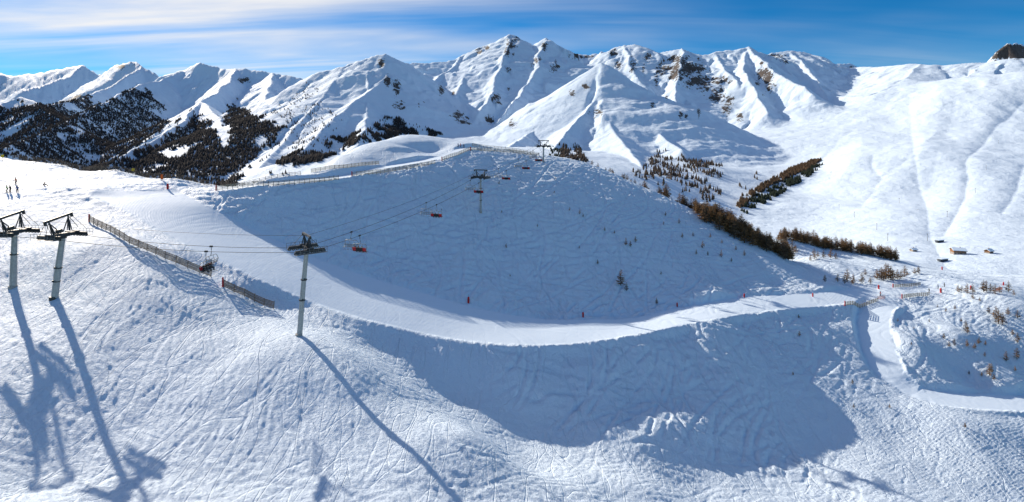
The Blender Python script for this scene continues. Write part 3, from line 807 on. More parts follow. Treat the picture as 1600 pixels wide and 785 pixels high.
def mat(name, col, rough=0.6, metal=0.0, var=0.25, scale=3.0, spec=0.3):
    m, nt, b = new_mat(name)
    tc = nt.nodes.new('ShaderNodeTexCoord')
    n = nnoise(nt, tc.outputs['Object'], scale, 5, 0.6)
    dark = tuple(c * (1 - var) for c in col); lite = tuple(min(1, c * (1 + var)) for c in col)
    nt.links.new(nmix(nt, nmapr(nt, n, 0.3, 0.7), dark, lite), b.inputs['Base Color'])
    b.inputs['Roughness'].default_value = rough; b.inputs['Metallic'].default_value = metal
    b.inputs['Specular IOR Level'].default_value = spec
    return m
M_GALV = mat('galvanised_steel', (0.36, 0.38, 0.38), 0.5, 0.35, 0.2, 2.0)
M_DARKSTEEL = mat('dark_steel', (0.055, 0.06, 0.065), 0.5, 0.3, 0.3, 3.0)
M_STEEL = mat('grey_steel', (0.2, 0.21, 0.22), 0.45, 0.4, 0.25, 3.0)
M_CONC = mat('concrete', (0.36, 0.35, 0.33), 0.85, 0, 0.2, 4.0)
M_RUBBER = mat('rubber', (0.03, 0.03, 0.03), 0.7)
M_ROPE = mat('wire_rope', (0.05, 0.05, 0.055), 0.5, 0.3)
M_RED = mat('red_padding', (0.55, 0.018, 0.02), 0.5, 0, 0.2, 2.0)
M_YELLOW = mat('yellow_panel', (0.75, 0.5, 0.03), 0.5)
M_ORANGE = mat('orange_net', (0.75, 0.13, 0.02), 0.7)
M_WOOD = mat('weathered_wood', (0.19, 0.135, 0.095), 0.8, 0, 0.3, 5.0)
M_WOODDARK = mat('dark_wood_post', (0.07, 0.055, 0.045), 0.85, 0, 0.3, 5.0)
M_WOODPALE = mat('pale_wood', (0.42, 0.34, 0.24), 0.8, 0, 0.2, 5.0)
M_SEATRED = mat('red_seat_shell', (0.42, 0.012, 0.015), 0.45, 0, 0.2)
M_SEATBLK = mat('black_seat_pad', (0.02, 0.02, 0.022), 0.6)
M_BARK = mat('larch_bark', (0.10, 0.075, 0.055), 0.9, 0, 0.3, 6.0)
M_TWIG = mat('larch_twigs', (0.25, 0.145, 0.062), 0.9, 0, 0.35, 2.5)
M_TWIG2 = mat('larch_twigs_grey', (0.16, 0.11, 0.07), 0.9, 0, 0.35, 2.5)
M_STONE = mat('stone_wall', (0.30, 0.27, 0.24), 0.9, 0, 0.3, 1.5)
M_TIMBER = mat('timber_wall', (0.22, 0.11, 0.05), 0.8, 0, 0.3, 2.0)
M_TIMBERLT = mat('timber_wall_light', (0.45, 0.25, 0.09), 0.8, 0, 0.25, 2.0)
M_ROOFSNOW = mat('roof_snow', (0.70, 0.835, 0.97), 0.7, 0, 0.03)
M_GLASS = mat('window_glass', (0.03, 0.035, 0.045), 0.15, 0, 0.1)
# ------------------------------------------------------------------ chairlift: towers, ropes, chairs, riders
GAUGE = 2.45
def head_meshes():
    h = {}
    b = MB()                                                       # crossarm: box girder, thinner at the ends
    b.box((0, 0, 0.1), (2.2, 0.8, 0.75)); b.box((1.9, 0, 0.12), (1.7, 0.65, 0.55)); b.box((-1.9, 0, 0.12), (1.7, 0.65, 0.55))
    b.box((0, 0, -0.35), (0.9, 0.9, 0.4))
    h['crossarm'] = b.mesh('crossarm', M_DARKSTEEL)
    b = MB()                                                       # sheave train: main beam, two bogies, four small bogies
    b.box((0, 0, 0.12), (0.26, 5.4, 0.26)); b.box((0, 0, 0.42), (0.4, 1.3, 0.42))
    for y in (-1.45, 1.45): b.box((0, y, 0.32), (0.34, 2.3, 0.2))
    for y in (-2.15, -0.75, 0.75, 2.15): b.box((0.16, y, -0.06), (0.06, 1.1, 0.2)); b.box((-0.16, y, -0.06), (0.06, 1.1, 0.2))
    h['sheave_train'] = b.mesh('sheave_train', M_DARKSTEEL)
    b = MB(); b.tube((-0.09, 0, 0), (0.09, 0, 0), 0.33, 0.33, 16); b.tube((-0.12, 0, 0), (0.12, 0, 0), 0.2, 0.2, 10, 1)
    h['sheave'] = b.mesh('sheave', [M_RUBBER, M_GALV])
    b = MB()                                                       # lifting frame above the arm: posts, braces, overhead beam with hoists
    for x in (-1.75, 1.75):
        b.tube((x * 0.8, 0, 0.3), (x, 0, 2.35), 0.17, 0.13, 8)
        b.tube((x * 0.8, 0.6, 0.3), (x, 0, 2.2), 0.08, 0.08, 6); b.tube((x * 0.8, -0.6, 0.3), (x, 0, 2.2), 0.08, 0.08, 6)
        b.tube((x * 0.1, 0, 0.4), (x, 0, 2.1), 0.09, 0.09, 6)
        b.tube((x * 1.75, 0, 0.35), (x, 0, 2.3), 0.05, 0.05, 6)
        b.tube((x * 1.7, 1.9, 0.3), (x * 1.3, 0, 2.35), 0.035, 0.035, 5); b.tube((x * 1.7, -1.9, 0.3), (x * 1.3, 0, 2.35), 0.035, 0.035, 5)
    b.box((0, 0, 2.42), (5.2, 0.28, 0.3)); b.box((2.4, 0, 2.2), (0.3, 0.45, 0.45)); b.box((-2.4, 0, 2.2), (0.3, 0.45, 0.45)); b.box((0.5, 0.1, 0.75), (0.9, 0.6, 0.5))
    h['lifting_frame'] = b.mesh('lifting_frame', M_DARKSTEEL)
    b = MB(); b.box((0, 0, 0), (0.7, 5.6, 0.07))
    for y in np.linspace(-2.8, 2.8, 8): b.tube((0.33, y, 0), (0.33, y, 1.1), 0.035, 0.035, 4)
    for z in (0.55, 1.1): b.tube((0.33, -2.8, z), (0.33, 2.8, z), 0.035, 0.035, 4)
    h['catwalk'] = b.mesh('catwalk', M_STEEL)
    b = MB()
    for x in (-.2, .2): b.tube((x, 0, 0), (x, 0, 1), 0.02, 0.02, 4)
    for z in np.linspace(0.03, 0.97, 30): b.box((0, 0, z), (0.4, 0.03, 0.0025))
    h['ladder'] = b.mesh('ladder', M_STEEL)
    return h
HM = head_meshes()
def lift_tower(base, top, ang, label, r=0.45, flanges=(), dark_base=False, frame_tilt=0.0):
    """base, top: world points; ang: heading of the rope at this tower"""
    t = thing('lift_tower', label, 'lift tower', base, ang, 'chairlift towers')
    inv = Matrix.Rotation(-ang, 3, 'Z')
    L = inv @ (Vector(top) - Vector(base)); n = L.normalized()
    def at(k): return L * k
    b = MB(); b.tube((0, 0, -1.5), at(0.5), r * 1.12, r, 14); b.tube(at(0.5), at(1.0), r, r * 0.86, 14)
    pole = b.build('pole', M_GALV, t)
    for k in flanges:
        b = MB(); b.tube(at(k) - n * 0.09, at(k) + n * 0.09, r * 1.3, r * 1.3, 14); b.box(at(k) + Vector((r * 1.1, 0, 0.1)), (0.25, 0.3, 0.35))
        b.build('flange', M_DARKSTEEL, pole)
    b = MB(); b.tube((0, 0, -1.6), (0, 0, 0.35), r * 1.5, r * 1.4, 16)
    b.build('footing', M_DARKSTEEL if dark_base else M_CONC, t)
    link('ladder', HM['ladder'], t, (-r * 1.05 - 0.12, -0.1, 0.4), (math.atan2(-L.y, L.z), math.atan2(L.x, L.z), 0), (1, 1, L.length * 0.96))
    link('crossarm', HM['crossarm'], t, L + Vector((0, 0, 0.35)))
    link('lifting_frame', HM['lifting_frame'], t, L + Vector((0, 0, 0.35)), (0, frame_tilt, 0), (1, 1, 1.5 if frame_tilt else 1.1))
    for sx in (-1, 1):
        tr = link('sheave_train', HM['sheave_train'], t, L + Vector((sx * GAUGE, 0, 0.28)))
        for y in (-2.5, -1.8, -1.1, -0.4, 0.4, 1.1, 1.8, 2.5): link('sheave', HM['sheave'], tr, (0, y, -0.12))
        link('catwalk', HM['catwalk'], t, L + Vector((sx * (GAUGE + 0.75), 0, 0.05)), (0, 0, 0 if sx > 0 else math.pi))
    return t
def VP(px, py, Y): return Vector(P(px, py, Y))
def on_ground(px, py, ymin=45.0):
    return ground(px, py, ymin)
tb = [on_ground(20, 450), on_ground(84, 467), on_ground(467, 525, 70), on_ground(751, 332, 120), on_ground(849, 253, 150)]
def top_of(b, px, py):
    return Vector(((px - CX) / F * b.y, b.y, (HY - py) / F * b.y))
tt = [top_of(tb[0], 23, 366), top_of(tb[1], 98, 371), top_of(tb[2], 479, 392), top_of(tb[3], 751, 279), top_of(tb[4], 849.5, 230)]
b6 = Vector((44, 330, H(44, 330)))
tb.append(b6); tt.append(b6 + Vector((0, 0, 9)))
def heading(d): return math.atan2(-d.x, d.y)
dirs = []
for i in range(len(tt)):
    a = tt[max(i - 1, 0)]; c = tt[min(i + 1, len(tt) - 1)]
    if i in (1, 2):
        d = (tt[i] - a).normalized() + (c - tt[i]).normalized()
    else: d = c - a
    d.z = 0; dirs.append(d.normalized())
dirs[0] = Vector((1, -0.12, 0)).normalized(); dirs[1] = Vector((1, -0.2, 0)).normalized()
dirs[2] = Vector((0.80, 0.6, 0)).normalized()
T_LABEL = ['grey lift tower whose plain pole carries a big dark head, beside the dark-footed tower', 'leaning grey lift tower with a dark foot and a collar low on its pole', 'tall leaning lift tower standing alone in front of the groomed piste', 'lift tower standing midway up the blue shaded slope', 'small lift tower on the crest at the top of the shaded slope', 'lift tower just behind the crest of the shaded slope']
T_FL = [(0.62,), (0.28, 0.5), (0.42, 0.66), (0.35, 0.7), (), ()]
towers = []
for i in range(6):
    towers.append(lift_tower(tb[i], tt[i], heading(dirs[i]), T_LABEL[i], 0.52 if i < 2 else 0.46 if i == 2 else 0.34, T_FL[i], i == 1, 0.22 if i < 2 else 0.0))
# ropes
def anchor(i, s):
    d = dirs[i]; perp = Vector((d.y, -d.x, 0))       # right-hand side looking along the rope
    return tt[i] + perp * (s * GAUGE) + Vector((0, 0, 0.62 - 0.16 - 0.3))
def rope_points(s, start):
    pts = [start]
    for i in range(6): pts.append(anchor(i, s))
    return pts
def sagged(a, b, sag, n=24):
    return [a.lerp(b, k / n) - Vector((0, 0, sag * 4 * (k / n) * (1 - k / n))) for k in range(n + 1)]
SAG = [0.3, 0.05, 0.9, 1.6, 1.2, 1.0]
ROPE = {}
for s, nm, lab in ((-1, 'haul_rope', 'dark haul rope on the far side of the lift carrying the empty chairs'), (1, 'haul_rope', 'dark haul rope on the near side of the lift carrying the occupied chairs')):
    w = rope_points(s, anchor(0, s) - dirs[0] * 70 + Vector((0, 0, 3)))
    line = []
    for i in range(len(w) - 1):
        seg = sagged(w[i], w[i + 1], SAG[i]); line += seg[:-1] if i < len(w) - 2 else seg
    ROPE[s] = line
    b = MB(); b.path(line, 0.042, 6); o = b.build(nm, M_ROPE, None, True)
    tag(o, lab, 'cable', 'ropes of the chairlift')
w = [tt[0] + Vector((-70, 8, 6))] + [t + Vector((0, 0, 2.9)) for t in tt]; line = []
for i in range(len(w) - 1): line += sagged(w[i], w[i + 1], SAG[i] * 0.8)
b = MB(); b.path(line, 0.03, 5); o = b.build('signal_cable', M_ROPE, None, True)
tag(o, 'thin signal cable strung over the tops of the lift tower frames', 'cable')
def rope_at(s, px):
    """point of the rope that the photo shows at column px, and the heading there"""
    L = ROPE[s]
    for a, c in zip(L, L[1:]):
        pa, pc = CX + F * a.x / a.y, CX + F * c.x / c.y
        if (pa - px) * (pc - px) <= 0 and a.y > 60 and abs(pa - pc) > 1e-6:
            k = (px - pa) / (pc - pa); return a.lerp(c, k), heading(c - a)
    return None, 0
def chair_meshes():
    h = {}
    b = MB(); b.box((0, 0, 0), (0.2, 0.55, 0.24)); b.tube((0, -0.2, 0.12), (0, 0.2, 0.12), 0.07, 0.07, 8)
    h['grip'] = b.mesh('grip', M_DARKSTEEL)
    b = MB(); b.path([(0, 0, 0), (0.05, 0, -0.5), (0.12, 0.05, -1.1), (0, 0.08, -1.6)], 0.06, 6)
    h['hanger'] = b.mesh('hanger', M_STEEL, True)
    b = MB(); b.path([(-1.55, 0.5, -3.05), (-1.6, 0.05, -2.95), (-1.6, -0.25, -2.4), (-1.5, 0, -1.75), (-1.2, 0.08, -1.6), (1.2, 0.08, -1.6), (1.5, 0, -1.75), (1.6, -0.25, -2.4), (1.6, 0.05, -2.95), (1.55, 0.5, -3.05)], 0.055, 6)
    b.path([(-0.6, 0.08, -1.6), (-0.55, -0.2, -2.3), (-0.55, -0.1, -2.98)], 0.04, 5); b.path([(0.6, 0.08, -1.6), (0.55, -0.2, -2.3), (0.55, -0.1, -2.98)], 0.04, 5)
    h['frame'] = b.mesh('frame', M_GALV, True)
    b = MB()
    for k in range(4): b.box((-1.14 + 0.76 * k, 0.2, -2.97), (0.7, 0.5, 0.1)); b.box((-1.14 + 0.76 * k, 0.2, -3.03), (0.72, 0.52, 0.04), None, 0)
    h['seat'] = b.mesh('seat', [M_SEATBLK, M_SEATRED])
    b = MB(); R = Matrix.Rotation(math.radians(12), 3, 'X')
    for k in range(4): b.box((-1.14 + 0.76 * k, -0.13, -2.58), (0.7, 0.08, 0.62), R, 1 if k in (0, 3) else 0); b.box((-1.14 + 0.76 * k, -0.185, -2.6), (0.72, 0.03, 0.66), R, 1 if k in (0, 3) else 0)
    h['backrest'] = b.mesh('backrest', [M_SEATBLK, M_SEATRED])
    b = MB(); b.path([(-1.5, -0.15, -2.3), (-1.45, 0.5, -2.35), (-1.2, 0.6, -2.4), (1.2, 0.6, -2.4), (1.45, 0.5, -2.35), (1.5, -0.15, -2.3)], 0.03, 5)
    for x in (-1.14, -.38, .38, 1.14): b.path([(x, 0.6, -2.4), (x, 0.62, -3.0), (x, 0.6, -3.35)], 0.025, 5); b.box((x, 0.6, -3.36), (0.5, 0.1, 0.04))
    h['safety_bar'] = b.mesh('safety_bar', M_STEEL, False)
    b = MB()
    for k in range(4): b.box((-1.14 + 0.76 * k, 0.02, -2.98), (0.66, 0.16, 0.05), None, 0)
    b.box((0, 0.0, -3.02), (3.0, 0.08, 0.05), None, 1)
    h['seat_empty'] = b.mesh('seat', [M_STEEL, M_SEATRED])
    b = MB()
    for z in (-2.75, -2.5): b.box((0, -0.16, z), (3.0, 0.04, 0.07))
    for x in np.linspace(-1.5, 1.5, 9): b.box((x, -0.15, -2.65), (0.04, 0.04, 0.6))
    h['backrest_empty'] = b.mesh('backrest', M_STEEL)
    return h
CM = chair_meshes()
def lift_chair(s, px, face, label, scale=1.12):
    p, hd = rope_at(s, px)
    hd += 0 if face > 0 else math.pi
    t = thing('lift_chair', label, 'ski lift chair', p, hd, 'chairs hanging from the lift')
    t.scale = (scale,) * 3
    for n in ('grip', 'hanger', 'frame', 'seat', 'backrest', 'safety_bar'): link(n, CM.get(n + '_empty', CM[n]) if face < 0 else CM[n], t)
    return t, p, hd
CH = []
for px, lab in ((330, 'empty lift chair above the snow fence, behind an occupied chair'), (549, 'empty lift chair just past the tall lone tower, over the piste edge'), (666, 'empty lift chair over the shaded slope, midway between two towers'), (735, 'empty lift chair beside the tower on the shaded slope'), (779, 'empty lift chair just above the tower on the shaded slope'), (810, 'empty lift chair high on the shaded slope below the crest tower'), (833, 'empty lift chair close below the small crest tower'), (853, 'empty lift chair just past the small crest tower')):
    CH.append(lift_chair(-1, px, -1, lab))
RID = []
for px, lab in ((322, 'red and black lift chair with three riders above the snow fence'), (562, 'red and black lift chair with riders just past the tall lone tower'), (682, 'red backed lift chair with riders over the middle of the shaded slope'), (748, 'red backed lift chair in front of the pole of the slope tower'), (791, 'red backed lift chair just above the tower on the shaded slope'), (822, 'red backed lift chair high on the shaded slope below the crest tower'), (842, 'red backed lift chair close below the small crest tower'), (866, 'red backed lift chair beyond the crest tower near dark trees')):
    RID.append(lift_chair(1, px, 1, lab))

# ------------------------------------------------------------------ people
JACK = {'black': mat('black_jacket', (0.02, 0.02, 0.025), 0.7), 'red': mat('red_jacket', (0.5, 0.04, 0.02), 0.7), 'green': mat('green_jacket', (0.12, 0.45, 0.03), 0.7), 'blue': mat('blue_jacket', (0.04, 0.10, 0.28), 0.7), 'orange': mat('orange_jacket', (0.55, 0.12, 0.02), 0.7), 'grey': mat('grey_trousers', (0.08, 0.08, 0.09), 0.8)}
M_SKIN = mat('skin', (0.5, 0.3, 0.22), 0.6); M_HELM = mat('helmet', (0.03, 0.03, 0.035), 0.4); M_GOGG = mat('goggles', (0.25, 0.12, 0.02), 0.2)
M_SKI = mat('ski', (0.1, 0.1, 0.12), 0.4)
def person_mesh(pose):
    # joints (x right, y forward, z up), radius, and bones with a material index: 0 jacket 1 trousers 2 skin 3 boots/gloves
    if pose == 'stand':
        J = {'pel': (0, -.08, .92), 'sp': (0, -.02, 1.12), 'ch': (0, .03, 1.36), 'nk': (0, .07, 1.5), 'hd': (0, .1, 1.64), 'tp': (0, .1, 1.76),
             'shL': (-.19, .03, 1.42), 'elL': (-.34, .1, 1.18), 'wrL': (-.36, .33, 1.08), 'haL': (-.35, .42, 1.08), 'shR': (.19, .03, 1.42), 'elR': (.34, .1, 1.18), 'wrR': (.36, .33, 1.08), 'haR': (.35, .42, 1.08),
             'hpL': (-.11, -.08, .88), 'knL': (-.13, .1, .5), 'anL': (-.13, -.02, .12), 'toL': (-.14, .17, .06), 'hpR': (.11, -.08, .88), 'knR': (.13, .1, .5), 'anR': (.13, -.02, .12), 'toR': (.14, .17, .06)}
    elif pose == 'chair':
        J = {'pel': (0, -.02, .1), 'sp': (0, -.06, .32), 'ch': (0, -.04, .56), 'nk': (0, .0, .7), 'hd': (0, .04, .84), 'tp': (0, .04, .96),
             'shL': (-.19, -.03, .62), 'elL': (-.3, .1, .38), 'wrL': (-.18, .32, .34), 'haL': (-.12, .4, .35), 'shR': (.19, -.03, .62), 'elR': (.3, .1, .38), 'wrR': (.18, .32, .34), 'haR': (.12, .4, .35),
             'hpL': (-.11, .04, .09), 'knL': (-.14, .46, .1), 'anL': (-.13, .5, -.32), 'toL': (-.13, .68, -.4), 'hpR': (.11, .04, .09), 'knR': (.14, .46, .1), 'anR': (.13, .5, -.32), 'toR': (.13, .68, -.4)}
    else:
        J = {'pel': (0, -.1, .12), 'sp': (0, -.12, .34), 'ch': (0, -.02, .58), 'nk': (0, .06, .7), 'hd': (0, .12, .82), 'tp': (0, .14, .94),
             'shL': (-.19, .0, .62), 'elL': (-.3, -.16, .38), 'wrL': (-.32, -.3, .14), 'haL': (-.33, -.34, .07), 'shR': (.19, .0, .62), 'elR': (.28, .2, .45), 'wrR': (.2, .42, .42), 'haR': (.17, .5, .4),
             'hpL': (-.11, -.04, .12), 'knL': (-.2, .34, .38), 'anL': (-.22, .66, .12), 'toL': (-.24, .8, .16), 'hpR': (.11, -.04, .12), 'knR': (.18, .34, .38), 'anR': (.2, .66, .12), 'toR': (.22, .8, .16)}
    R = {'pel': .17, 'sp': .155, 'ch': .18, 'nk': .07, 'hd': .105, 'tp': .09}
    for s in 'LR': R.update({'sh' + s: .095, 'el' + s: .07, 'wr' + s: .055, 'ha' + s: .055, 'hp' + s: .125, 'kn' + s: .09, 'an' + s: .075, 'to' + s: .065})
    E = [('pel', 'sp', 0), ('sp', 'ch', 0), ('ch', 'nk', 0), ('nk', 'hd', 2), ('hd', 'tp', 2)]
    for s in 'LR': E += [('ch', 'sh' + s, 0), ('sh' + s, 'el' + s, 0), ('el' + s, 'wr' + s, 0), ('wr' + s, 'ha' + s, 3), ('pel', 'hp' + s, 1), ('hp' + s, 'kn' + s, 1), ('kn' + s, 'an' + s, 1), ('an' + s, 'to' + s, 3)]
    keys = list(J); me = bpy.data.meshes.new('person_rig')
    me.from_pydata([J[k] for k in keys], [(keys.index(a), keys.index(b)) for a, b, _ in E], [])
    o = bpy.data.objects.new('person_rig', me); C.objects.link(o)
    o.modifiers.new('skin', 'SKIN'); sv = me.skin_vertices[0].data
    for i, k in enumerate(keys): sv[i].radius = (R[k], R[k] * (0.8 if k in ('ch', 'sp', 'pel') else 1)); sv[i].use_root = (k == 'pel')
    o.modifiers.new('sub', 'SUBSURF').levels = 1
    bpy.context.view_layer.update()
    ev = o.evaluated_get(bpy.context.evaluated_depsgraph_get())
    out = bpy.data.meshes.new_from_object(ev); out.name = 'body'
    out.materials.clear()
    for m in (JACK['black'], JACK['grey'], M_SKIN, M_RUBBER): out.materials.append(m)
    seg = [(Vector(J[a]), Vector(J[b]), mi) for a, b, mi in E]
    idx = []
    for p in out.polygons:
        c = p.center; best = (9, 0)
        for a, b, mi in seg:
            d = b - a; t = max(0, min(1, (c - a).dot(d) / d.length_squared)); q = (a + d * t - c).length
            if q < best[0]: best = (q, mi)
        idx.append(best[1])
    out.polygons.foreach_set('material_index', idx); out.polygons.foreach_set('use_smooth', [True] * len(idx)); out.update()
    bpy.data.objects.remove(o); bpy.data.meshes.remove(me)
    return out, Vector(J['hd'])
PM = {k: person_mesh(k) for k in ('stand', 'chair', 'sit')}
b = MB(); b.lathe([(0.03, 0.17), (0.1, 0.15), (0.135, 0.09), (0.145, 0.0), (0.14, -0.03)][::-1], 12); HELM = b.mesh('helmet', M_HELM, True)
b = MB(); b.box((0, 0.11, -0.01), (0.2, 0.07, 0.085)); GOGG = b.mesh('goggles', M_GOGG)
b = MB(); b.box((0, 0.1, 0.012), (0.075, 1.45, 0.02)); b.box((0, 0.9, 0.06), (0.07, 0.2, 0.02), Matrix.Rotation(0.5, 3, 'X')); SKI = b.mesh('ski', M_SKI)
b = MB(); b.tube((0, 0, 0.1), (0, -.12, -1.0), 0.014, 0.008, 5); b.tube((0, -.11, -.92), (0, -.112, -.94), 0.05, 0.05, 8); POLE = b.mesh('ski_pole', M_SKI)
b = MB(); b.box((0, 0, 0.015), (1.5, 0.27, 0.025)); BOARD = b.mesh('snowboard', M_SKI)
def person(pose, loc, rz, jacket, trousers, label, group=None, scale=1.0):
    me, hd = PM[pose]
    t = link('person', None, None, loc, (0, 0, rz), (scale,) * 3); t.empty_display_size = 0.3; tag(t, label, 'person', group)
    bo = link('body', me, t)
    for i, m in ((0, JACK[jacket]), (1, JACK[trousers])):
        bo.material_slots[i].link = 'OBJECT'; bo.material_slots[i].material = m
    link('helmet', HELM, t, hd + Vector((0, 0, 0.03))); link('goggles', GOGG, t, hd + Vector((0, 0, 0.02)))
    if pose == 'stand':
        for x in (-.135, .135): link('ski', SKI, t, (x, 0, 0))
        for x in (-.36, .36): link('ski_pole', POLE, t, (x, .4, 1.08))
    elif pose == 'chair':
        for x in (-.13, .13): link('ski', SKI, t, (x, .5, -.5), (math.radians(-12), 0, 0))
    else: link('snowboard', BOARD, t, (0, .74, .03))
    return t
def riders(k, seats, label, cols):
    t, p, hd = RID[k]
    R = Matrix.Rotation(hd, 3, 'Z')
    for sx, c in zip(seats, cols):
        person('chair', p + R @ Vector((sx * 1.12, 0.13, -2.93 * 1.12)), hd, c[0], c[1], label if isinstance(label, str) else label[seats.index(sx)], 'riders on the lift')
riders(0, [-1.14, -0.38, 0.38], 'rider in a black jacket on the occupied chair above the snow fence', [('black', 'grey'), ('black', 'grey'), ('black', 'grey')])
riders(1, [-1.14, -0.38, 0.38], 'rider in a dark jacket on the chair just past the lone tower', [('black', 'grey'), ('black', 'grey'), ('black', 'grey')])
riders(2, [-1.14, -0.38, 0.38], ['rider in a bright green jacket on a chair over the shaded slope', 'rider in dark clothes beside the green jacketed rider', 'rider in a red jacket sharing the chair with the green jacketed one'], [('green', 'grey'), ('black', 'grey'), ('red', 'grey')])
riders(3, [-0.38, 0.38], 'rider in dark clothes on the chair by the slope tower', [('black', 'grey'), ('black', 'grey')])
for (px, py, rz, j, tr, lab) in ((11, 301, 2.2, 'green', 'black', 'skier in a bright green jacket standing on the upper piste'), (16, 301.5, 1.6, 'black', 'black', 'skier all in black between the green and the blue jacketed skiers'), (27, 302, 1.0, 'blue', 'black', 'skier in a blue jacket at the end of the waiting group'), (25, 289, 2.8, 'orange', 'black', 'skier in an orange jacket standing uphill of the others')):
    person('stand', on_ground(px, py, 90), rz, j, tr, lab, 'skiers waiting on the upper piste', 1.12)
person('sit', on_ground(69, 291, 90), -0.9, 'black', 'black', 'snowboarder in black sitting on the snow', None, 1.15)
for (px, py, j, lab) in ((716, 230.5, 'blue', 'skier in blue on the ridge road by the fence corner'), (720, 230.5, 'red', 'skier in red on the ridge road by the fence corner'), (725, 231.5, 'black', 'skier in black on the ridge road by the fence corner')):
    person('stand', on_ground(px, py, 150), 1.2, j, 'grey', lab, 'skiers on the ridge road', 1.0)
for (px, py, j, lab) in ((1466, 452, 'blue', 'skier in blue near the red marker at the piste junction'), (1476, 449, 'black', 'skier in black near the red marker at the piste junction'), (1452, 458, 'black', 'skier in black crossing below the short fence at the junction'), (1376, 463, 'red', 'skier in red starting down the narrow side track')):
    person('stand', on_ground(px, py, 120), 0.6, j, 'black', lab, 'skiers at the junction', 1.0)
# ------------------------------------------------------------------ snow fences, piste markers, signs
def unit_slat(h, d, m):
    b = MB(); b.box((0, 0, 0), (1, d, h)); return b.mesh('slat', m)
SLAT = {'near': unit_slat(0.17, 0.035, M_WOOD), 'road': unit_slat(0.17, 0.03, M_WOODPALE), 'grey': unit_slat(0.12, 0.03, M_WOOD)}
b = MB(); b.box((0, 0, 0), (0.11, 0.11, 1)); POSTM = b.mesh('post', M_WOODDARK)
b = MB(); b.box((0, 0, 0), (0.10, 0.10, 1)); POSTW = b.mesh('post', M_WOOD)
b = MB(); b.tube((0, 0, 0), (0, 0, 1), 0.17, 0.17, 10); b.lathe([(0.17, 1.0), (0.12, 1.08), (0.02, 1.11)], 10); PADM = b.mesh('end_pad', M_RED, False)
def fence(pix, h, bay, nsl, kind, label, group, span=1, pad=None, ymin=70.0, lean=0.0, post=None, hidden_z=0.0):
    w = [on_ground(px, py, ymin) if not isinstance(px, Vector) else px for px, py in pix]
    d = [0.0]
    for a, c in zip(w, w[1:]): d.append(d[-1] + (c - a).xy.length)
    n = max(1, int(round(d[-1] / bay)))
    pts = []
    for k in range(n + 1):
        s = d[-1] * k / n
        i = max(j for j in range(len(d)) if d[j] <= s + 1e-6); i = min(i, len(w) - 2)
        p = w[i].lerp(w[i + 1], (s - d[i]) / max(1e-6, d[i + 1] - d[i])); pts.append(Vector((p.x, p.y, H(p.x, p.y) + hidden_z)))
    t = thing('snow_fence', label, 'fence', pts[0], 0, group)
    o = pts[0]; r = random.Random(int(o.x * 10))
    leanv = Vector((0, 0, 0))
    for k, p in enumerate(pts):
        hh = h * r.uniform(0.97, 1.06)
        link('post', post or POSTM, t, p - o + Vector((0, 0, hh / 2 - 0.25)), (r.uniform(-.03, .03) + lean, r.uniform(-.03, .03), r.uniform(0, .3)), (1, 1, hh + 0.5))
    for k in range(0, n, span):
        a = pts[k]; c = pts[min(k + span, n)]
        dv = c - a; ln = dv.length; rot = dv.to_track_quat('X', 'Z').to_euler()
        for j in range(nsl):
            z = h * (0.18 + 0.76 * j / max(1, nsl - 1))
            off = Vector((-dv.y, dv.x, 0)).normalized() * -0.075
            link('slat', SLAT[kind], t, (a + c) / 2 - o + Vector((0, 0, z + r.uniform(-.02, .02))) + off, rot, (ln * 1.01, 1, 1))
    for which in (pad or ()):
        p = pts[0] if which == 'a' else pts[-1]; q = pts[1] if which == 'a' else pts[-2]
        e = (p - q).normalized() * 0.3
        link('end_pad', PADM, t, p - o + e - Vector((0, 0, 0.1)), None, (1, 1, h + 0.25))
    return t
fence([(140, 348), (200, 381), (262, 408), (330, 434)], 1.75, 2.5, 6, 'near', 'long grey slatted snow fence running down the lit slope under the ropes', 'snow fences', 1, 'a', post=POSTW, lean=-0.12)
fence([(350, 450), (390, 468), (428, 484)], 1.75, 2.4, 6, 'near', 'short grey slatted snow fence below the long one, above the lone tower', 'snow fences', 1, 'a', post=POSTW, lean=-0.12)
fence([(20, 249), (60, 254), (150, 265), (250, 279), (330, 291)], 1.7, 2.4, 4, 'grey', 'weathered fence along the ridge edge with dark forest behind', 'ridge fences', 2, None, 120, post=POSTW)
fence([(339, 298), (430, 290.5), (529, 282)], 1.5, 1.55, 4, 'road', 'wooden fence on the shaded edge of the ridge road, longest stretch', 'fences along the ridge road', 4, 'a', 110)
fence([(551, 276), (620, 267.5), (680, 256)], 1.5, 1.55, 4, 'road', 'wooden fence on the ridge road between two red pads, facing the dome', 'fences along the ridge road', 4, 'a', 120)
fence([(691, 252), (712, 244), (735, 235.5)], 1.5, 1.55, 4, 'road', 'wooden fence climbing the last rise of the ridge road', 'fences along the ridge road', 4, 'a', 130)
fence([(736, 235.5), (800, 239.5), (842, 243.5)], 1.4, 1.7, 4, 'road', 'wooden fence along the top of the shaded slope towards the crest tower', 'fences along the ridge road', 4, 'a', 150)
fence([(486, 270), (540, 264), (592, 257)], 1.3, 1.6, 4, 'road', 'wooden fence at the foot of the snow dome, far side of the road', 'fences along the ridge road', 4, None, 120)
fence([(345, 291.5), (400, 286), (470, 274)], 1.2, 1.8, 3, 'grey', 'low grey fence on the valley side of the ridge road', 'fences along the ridge road', 4, None, 120, post=POSTW)
fence([(738, 229), (790, 232.5), (835, 238)], 1.3, 1.8, 3, 'road', 'wooden fence on the valley side of the road top', 'fences along the ridge road', 4, None, 180)
fence([(1321, 478), (1372, 471.5)], 1.4, 1.5, 4, 'road', 'short wooden fence above the shaded gully at the piste edge', 'fences at the junction', 3, 'a', 110)
fence([(1410, 467), (1452, 461.5)], 1.4, 1.5, 4, 'road', 'short wooden fence beside the start of the narrow side track', 'fences at the junction', 3, 'a', 110)
